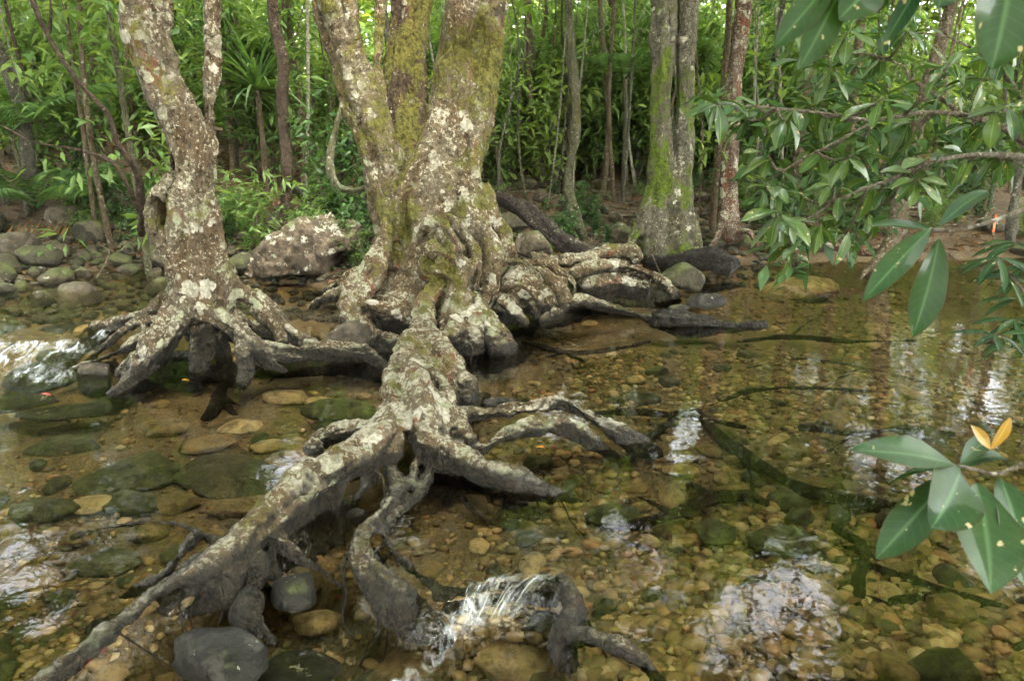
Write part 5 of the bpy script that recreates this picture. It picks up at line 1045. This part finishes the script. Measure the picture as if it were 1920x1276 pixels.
for ci, (px, py) in enumerate(clus):
    yy = 3.0 + random.uniform(-.3, .35); c = Yp(px, py, yy)[0]; k = np.argmin(np.linalg.norm((LQ[:, :3] - c) * np.array([1, .6, 1]), axis=1)); q = LQ[k]
    mid = (c + q[:3]) / 2 + np.array([0, 0, -.02]); link('branch', mesh_np('branch', *tube([(*q[:3], min(q[3], .007)), (*mid, .005), (*c, .0035)], 5, .12), M['twig']), sh)
    ax = unit(c - q[:3] + np.array([-.05, 0, .02]))
    for j in range(random.choice((7, 8, 8))):
        if nl >= 292: break
        azl = j * 2.4 + random.random(); pe = unit(np.cross(ax, [0, 0, 1.])); pu = np.cross(pe, ax)
        f = unit(ax * random.uniform(.1, .9) + pe * math.cos(azl) * .95 + pu * math.sin(azl) * .8 + np.array([0, 0, -.42])); L = random.uniform(.07, .145)
        link('leaf', random.choice(SL), sh, tuple(c + f * .01 + ax * random.uniform(-.06, .02)), aim(f, (random.gauss(0, .25), random.gauss(0, .25) - .2, 1)), (L, L * random.uniform(.85, 1.15), L)); nl += 1
# further leaves of the same shrub, deeper in and too many to pick apart
rg = np.random.default_rng(91); cc = []
for (px, py) in clus:
    for k in range(3): cc.append(Yp(px + rg.normal(0, 26), py + rg.normal(0, 24), 3.3 + rg.uniform(0, .5))[0])
V, Fi, rn_ = whorls(np.array(cc), 7, .105, .36, .35, .03, 92)
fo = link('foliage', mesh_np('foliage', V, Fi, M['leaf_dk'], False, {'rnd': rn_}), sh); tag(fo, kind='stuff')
# leafy twigs near the lens
def twig(name, label, stem, leaves, mat, group=None, cat='twig'):
    e = empty(name, (0, 0, 0)); tag(e, label, cat, group); link('stem', mesh_np('stem', *tube(PY(stem), 7, .03), M['twig']), e)
    for i, l in enumerate(leaves):
        (bx, by, byy), (tx, ty, tyy), wpx, up = l[:4]; m2 = M[l[4]] if len(l) > 4 else mat
        b, t = Yp(bx, by, byy); tip, _ = Yp(tx, ty, tyy); L = float(np.linalg.norm(tip - b)); W = wpx * t * 1.25
        link('leaf', leaf_mesh('leaf', L * 1.03, W, m2, 12, .35, .14, .05, i + len(label)), e, tuple(b), aim(tip - b + np.array([0, 0, L * .16]), up))
    return e
twig('leafy_twig', 'twig with broad pale-spotted green leaves close to the lens, lower right', [(2050, 840, 1.25, 6), (1925, 868, 1.2, 5), (1870, 888, 1.18, 4), (1830, 880, 1.15, 3.5), (1795, 872, 1.13, 3)],
  [((1795, 872, 1.13), (1615, 858, 1.05), 54, (0, -.6, 1)), ((1800, 880, 1.13), (1770, 998, 1.02), 92, (0, -1, .5)), ((1785, 885, 1.13), (1664, 1056, 1.08), 62, (-.3, -1, .5)), ((1830, 905, 1.15), (1868, 1108, 1.02), 100, (0, -1, .4)),
   ((1875, 895, 1.18), (1935, 1095, 1.05), 88, (.2, -1, .4)), ((1800, 868, 1.14), (1868, 830, 1.3), 34, (0, -.4, 1)), ((1795, 878, 1.14), (1665, 905, 1.25), 44, (0, -.3, 1), 'leaf_hang'), ((1800, 875, 1.15), (1890, 862, 1.3), 44, (0, -.3, 1), 'leaf_hang'),
   ((1858, 842, 1.16), (1826, 808, 1.14), 16, (0, -1, .4), 'leaf_young'), ((1858, 842, 1.16), (1902, 792, 1.14), 18, (0, -1, .4), 'leaf_young')], M['leaf_near'])
twig('hanging_twig', 'two long leaves hanging from a twig over the pool, one grey-green, one deep green', [(2050, 330, 1.5, 5), (1900, 400, 1.4, 4), (1800, 430, 1.35, 3.5), (1745, 430, 1.3, 3)],
  [((1746, 428, 1.3), (1636, 566, 1.2), 40, (-.5, -1, .6)), ((1760, 448, 1.3), (1728, 630, 1.25), 54, (0, -1, .15), 'leaf_hang'), ((1745, 430, 1.3), (1630, 425, 1.35), 26, (0, -.5, 1)), ((1760, 425, 1.32), (1860, 360, 1.45), 30, (0, -.4, 1))], M['leaf_near'])
twig('overhead_twig', 'blurred leaves drooping in from the top right corner', [(2050, -120, 1.3, 6), (1900, -60, 1.25, 5), (1750, -40, 1.25, 4), (1640, -30, 1.25, 3), (1560, -60, 1.3, 3)],
  [((1570, -50, 1.25), (1475, 92, 1.2), 46, (0, -1, .3), 'leaf_hang'), ((1585, -40, 1.25), (1520, 130, 1.2), 52, (.1, -1, .2), 'leaf_hang'), ((1650, -40, 1.25), (1590, 38, 1.2), 66, (0, -1, .4)), ((1740, -60, 1.25), (1675, 85, 1.2), 30, (0, -1, .3)), ((1760, -50, 1.25), (1780, 20, 1.1), 60, (0, -1, .4)),
   ((1900, -100, 1.05), (1880, 118, 1.0), 112, (0, -1, .2), 'leaf_hang'), ((1660, -40, 1.25), (1625, 48, 1.3), 40, (0, -1, .3), 'leaf_hang')], M['leaf_near'])
# shrub low at the right edge
e = empty('edge_shrub', (0, 0, 0)); tag(e, 'narrow-leaved green plant at the right edge above the pool', 'shrub')
st = [PY([(2060, 760, 3.3, 6), (1985, 640, 3.2, 5), (1930, 560, 3.1, 4), (1890, 510, 3.1, 3), (1870, 480, 3.1, 2)]), PY([(1985, 640, 3.2, 4), (1920, 620, 3.1, 3), (1860, 630, 3.0, 2)]), PY([(1985, 640, 3.2, 4), (1950, 480, 3.2, 3), (1905, 450, 3.2, 2)])]
for s_ in st: link('branch', mesh_np('branch', *tube(s_, 6, .06), M['twig']), e)
SN = [leaf_mesh('leaf', 1.0, .2, M['leaf_near'], 6, .4 + .2 * k, .15, .04, 60 + k) for k in range(3)]
for (px, py, y) in [(1872, 482, 3.1), (1890, 520, 3.1), (1905, 560, 3.1), (1930, 600, 3.1), (1865, 628, 3.0), (1890, 640, 3.05), (1905, 455, 3.2), (1920, 500, 3.15), (1900, 600, 3.05)]:
    c = Yp(px, py, y)[0]
    for j in range(6):
        a_ = j * 1.05 + random.random(); f = np.array([math.cos(a_) * .9 - .25, math.sin(a_) * .5 - .2, random.uniform(-.5, .25)]); L = random.uniform(.1, .17)
        link('leaf', random.choice(SN), e, tuple(c), aim(f, (random.gauss(0, .2), -.4, 1)), (L, L, L))
# flagging tape on its stem
e = empty('marker_stake', (0, 0, 0)); tag(e, 'thin red stem with a strip of orange tape on the right bank', 'marker')
link('stem', mesh_np('stem', *tube(PY([(1882, 525, 6.6, 3), (1868, 480, 6.65, 3), (1862, 430, 6.7, 2.5), (1863, 390, 6.7, 2)]), 6, .1), M['bark_red']), e)
a, t = Yp(1862, 418, 6.68); 
Vt = np.array([[math.sin(k * .5) * .005 + s_ * .009, -.02 - .006 * math.cos(k), .07 - k * .02] for k in range(8) for s_ in (-1, 1)]) + a
link('tape', mesh_np('tape', Vt, np.array([[2 * k, 2 * k + 1, 2 * k + 3, 2 * k + 2] for k in range(7)]), M['tape']), e)
# single fallen leaves
for (px, py, z, L, az, m, lab) in [(205, 1215, -.02, .10, 3.9, 'leaf_red', 'red leaf lying against the long root, bottom left'), (395, 1040, .02, .045, 1.2, 'leaf_near', 'small green leaf stuck on the low side root'), (358, 1062, .015, .03, 2.4, 'leaf_orange', 'orange leaf fragment on the low side root'), (545, 912, .19, .05, .9, 'leaf_orange', 'tan leaf on top of the long root'), (1005, 838, .006, .06, .3, 'leaf_orange', 'orange leaf under the lower arched root'), (1048, 838, .006, .07, 2.9, 'leaf_red', 'red leaf under the lower arched root'), (975, 845, .006, .05, 1.2, 'leaf_near', 'green leaf floating under the lower arched root'), (915, 822, .02, .06, .2, 'leaf_near', 'green leaf between the two arched roots'), (340, 712, .01, .05, .5, 'leaf_orange', 'yellow leaf floating under the leaning tree'), (75, 738, .06, .06, .3, 'leaf_red', 'red-brown leaf on the wet rocks at the left'), (400, 952, -.1, .04, 2.8, 'leaf_orange', 'orange leaf on the bed below the large olive slab'), (1780, 1322, -.1, .1, 1, 'leaf_red', 'rust leaf')][:-1]:
    p, t = Zp(px, py, z); o = link('fallen_leaf', leaf_mesh('fallen_leaf', L, L * .36, M[m], 6, .6, .25, .06, px), None, tuple(p), (.15, .1, az)); tag(o, lab, 'leaf', 'single fallen leaves')
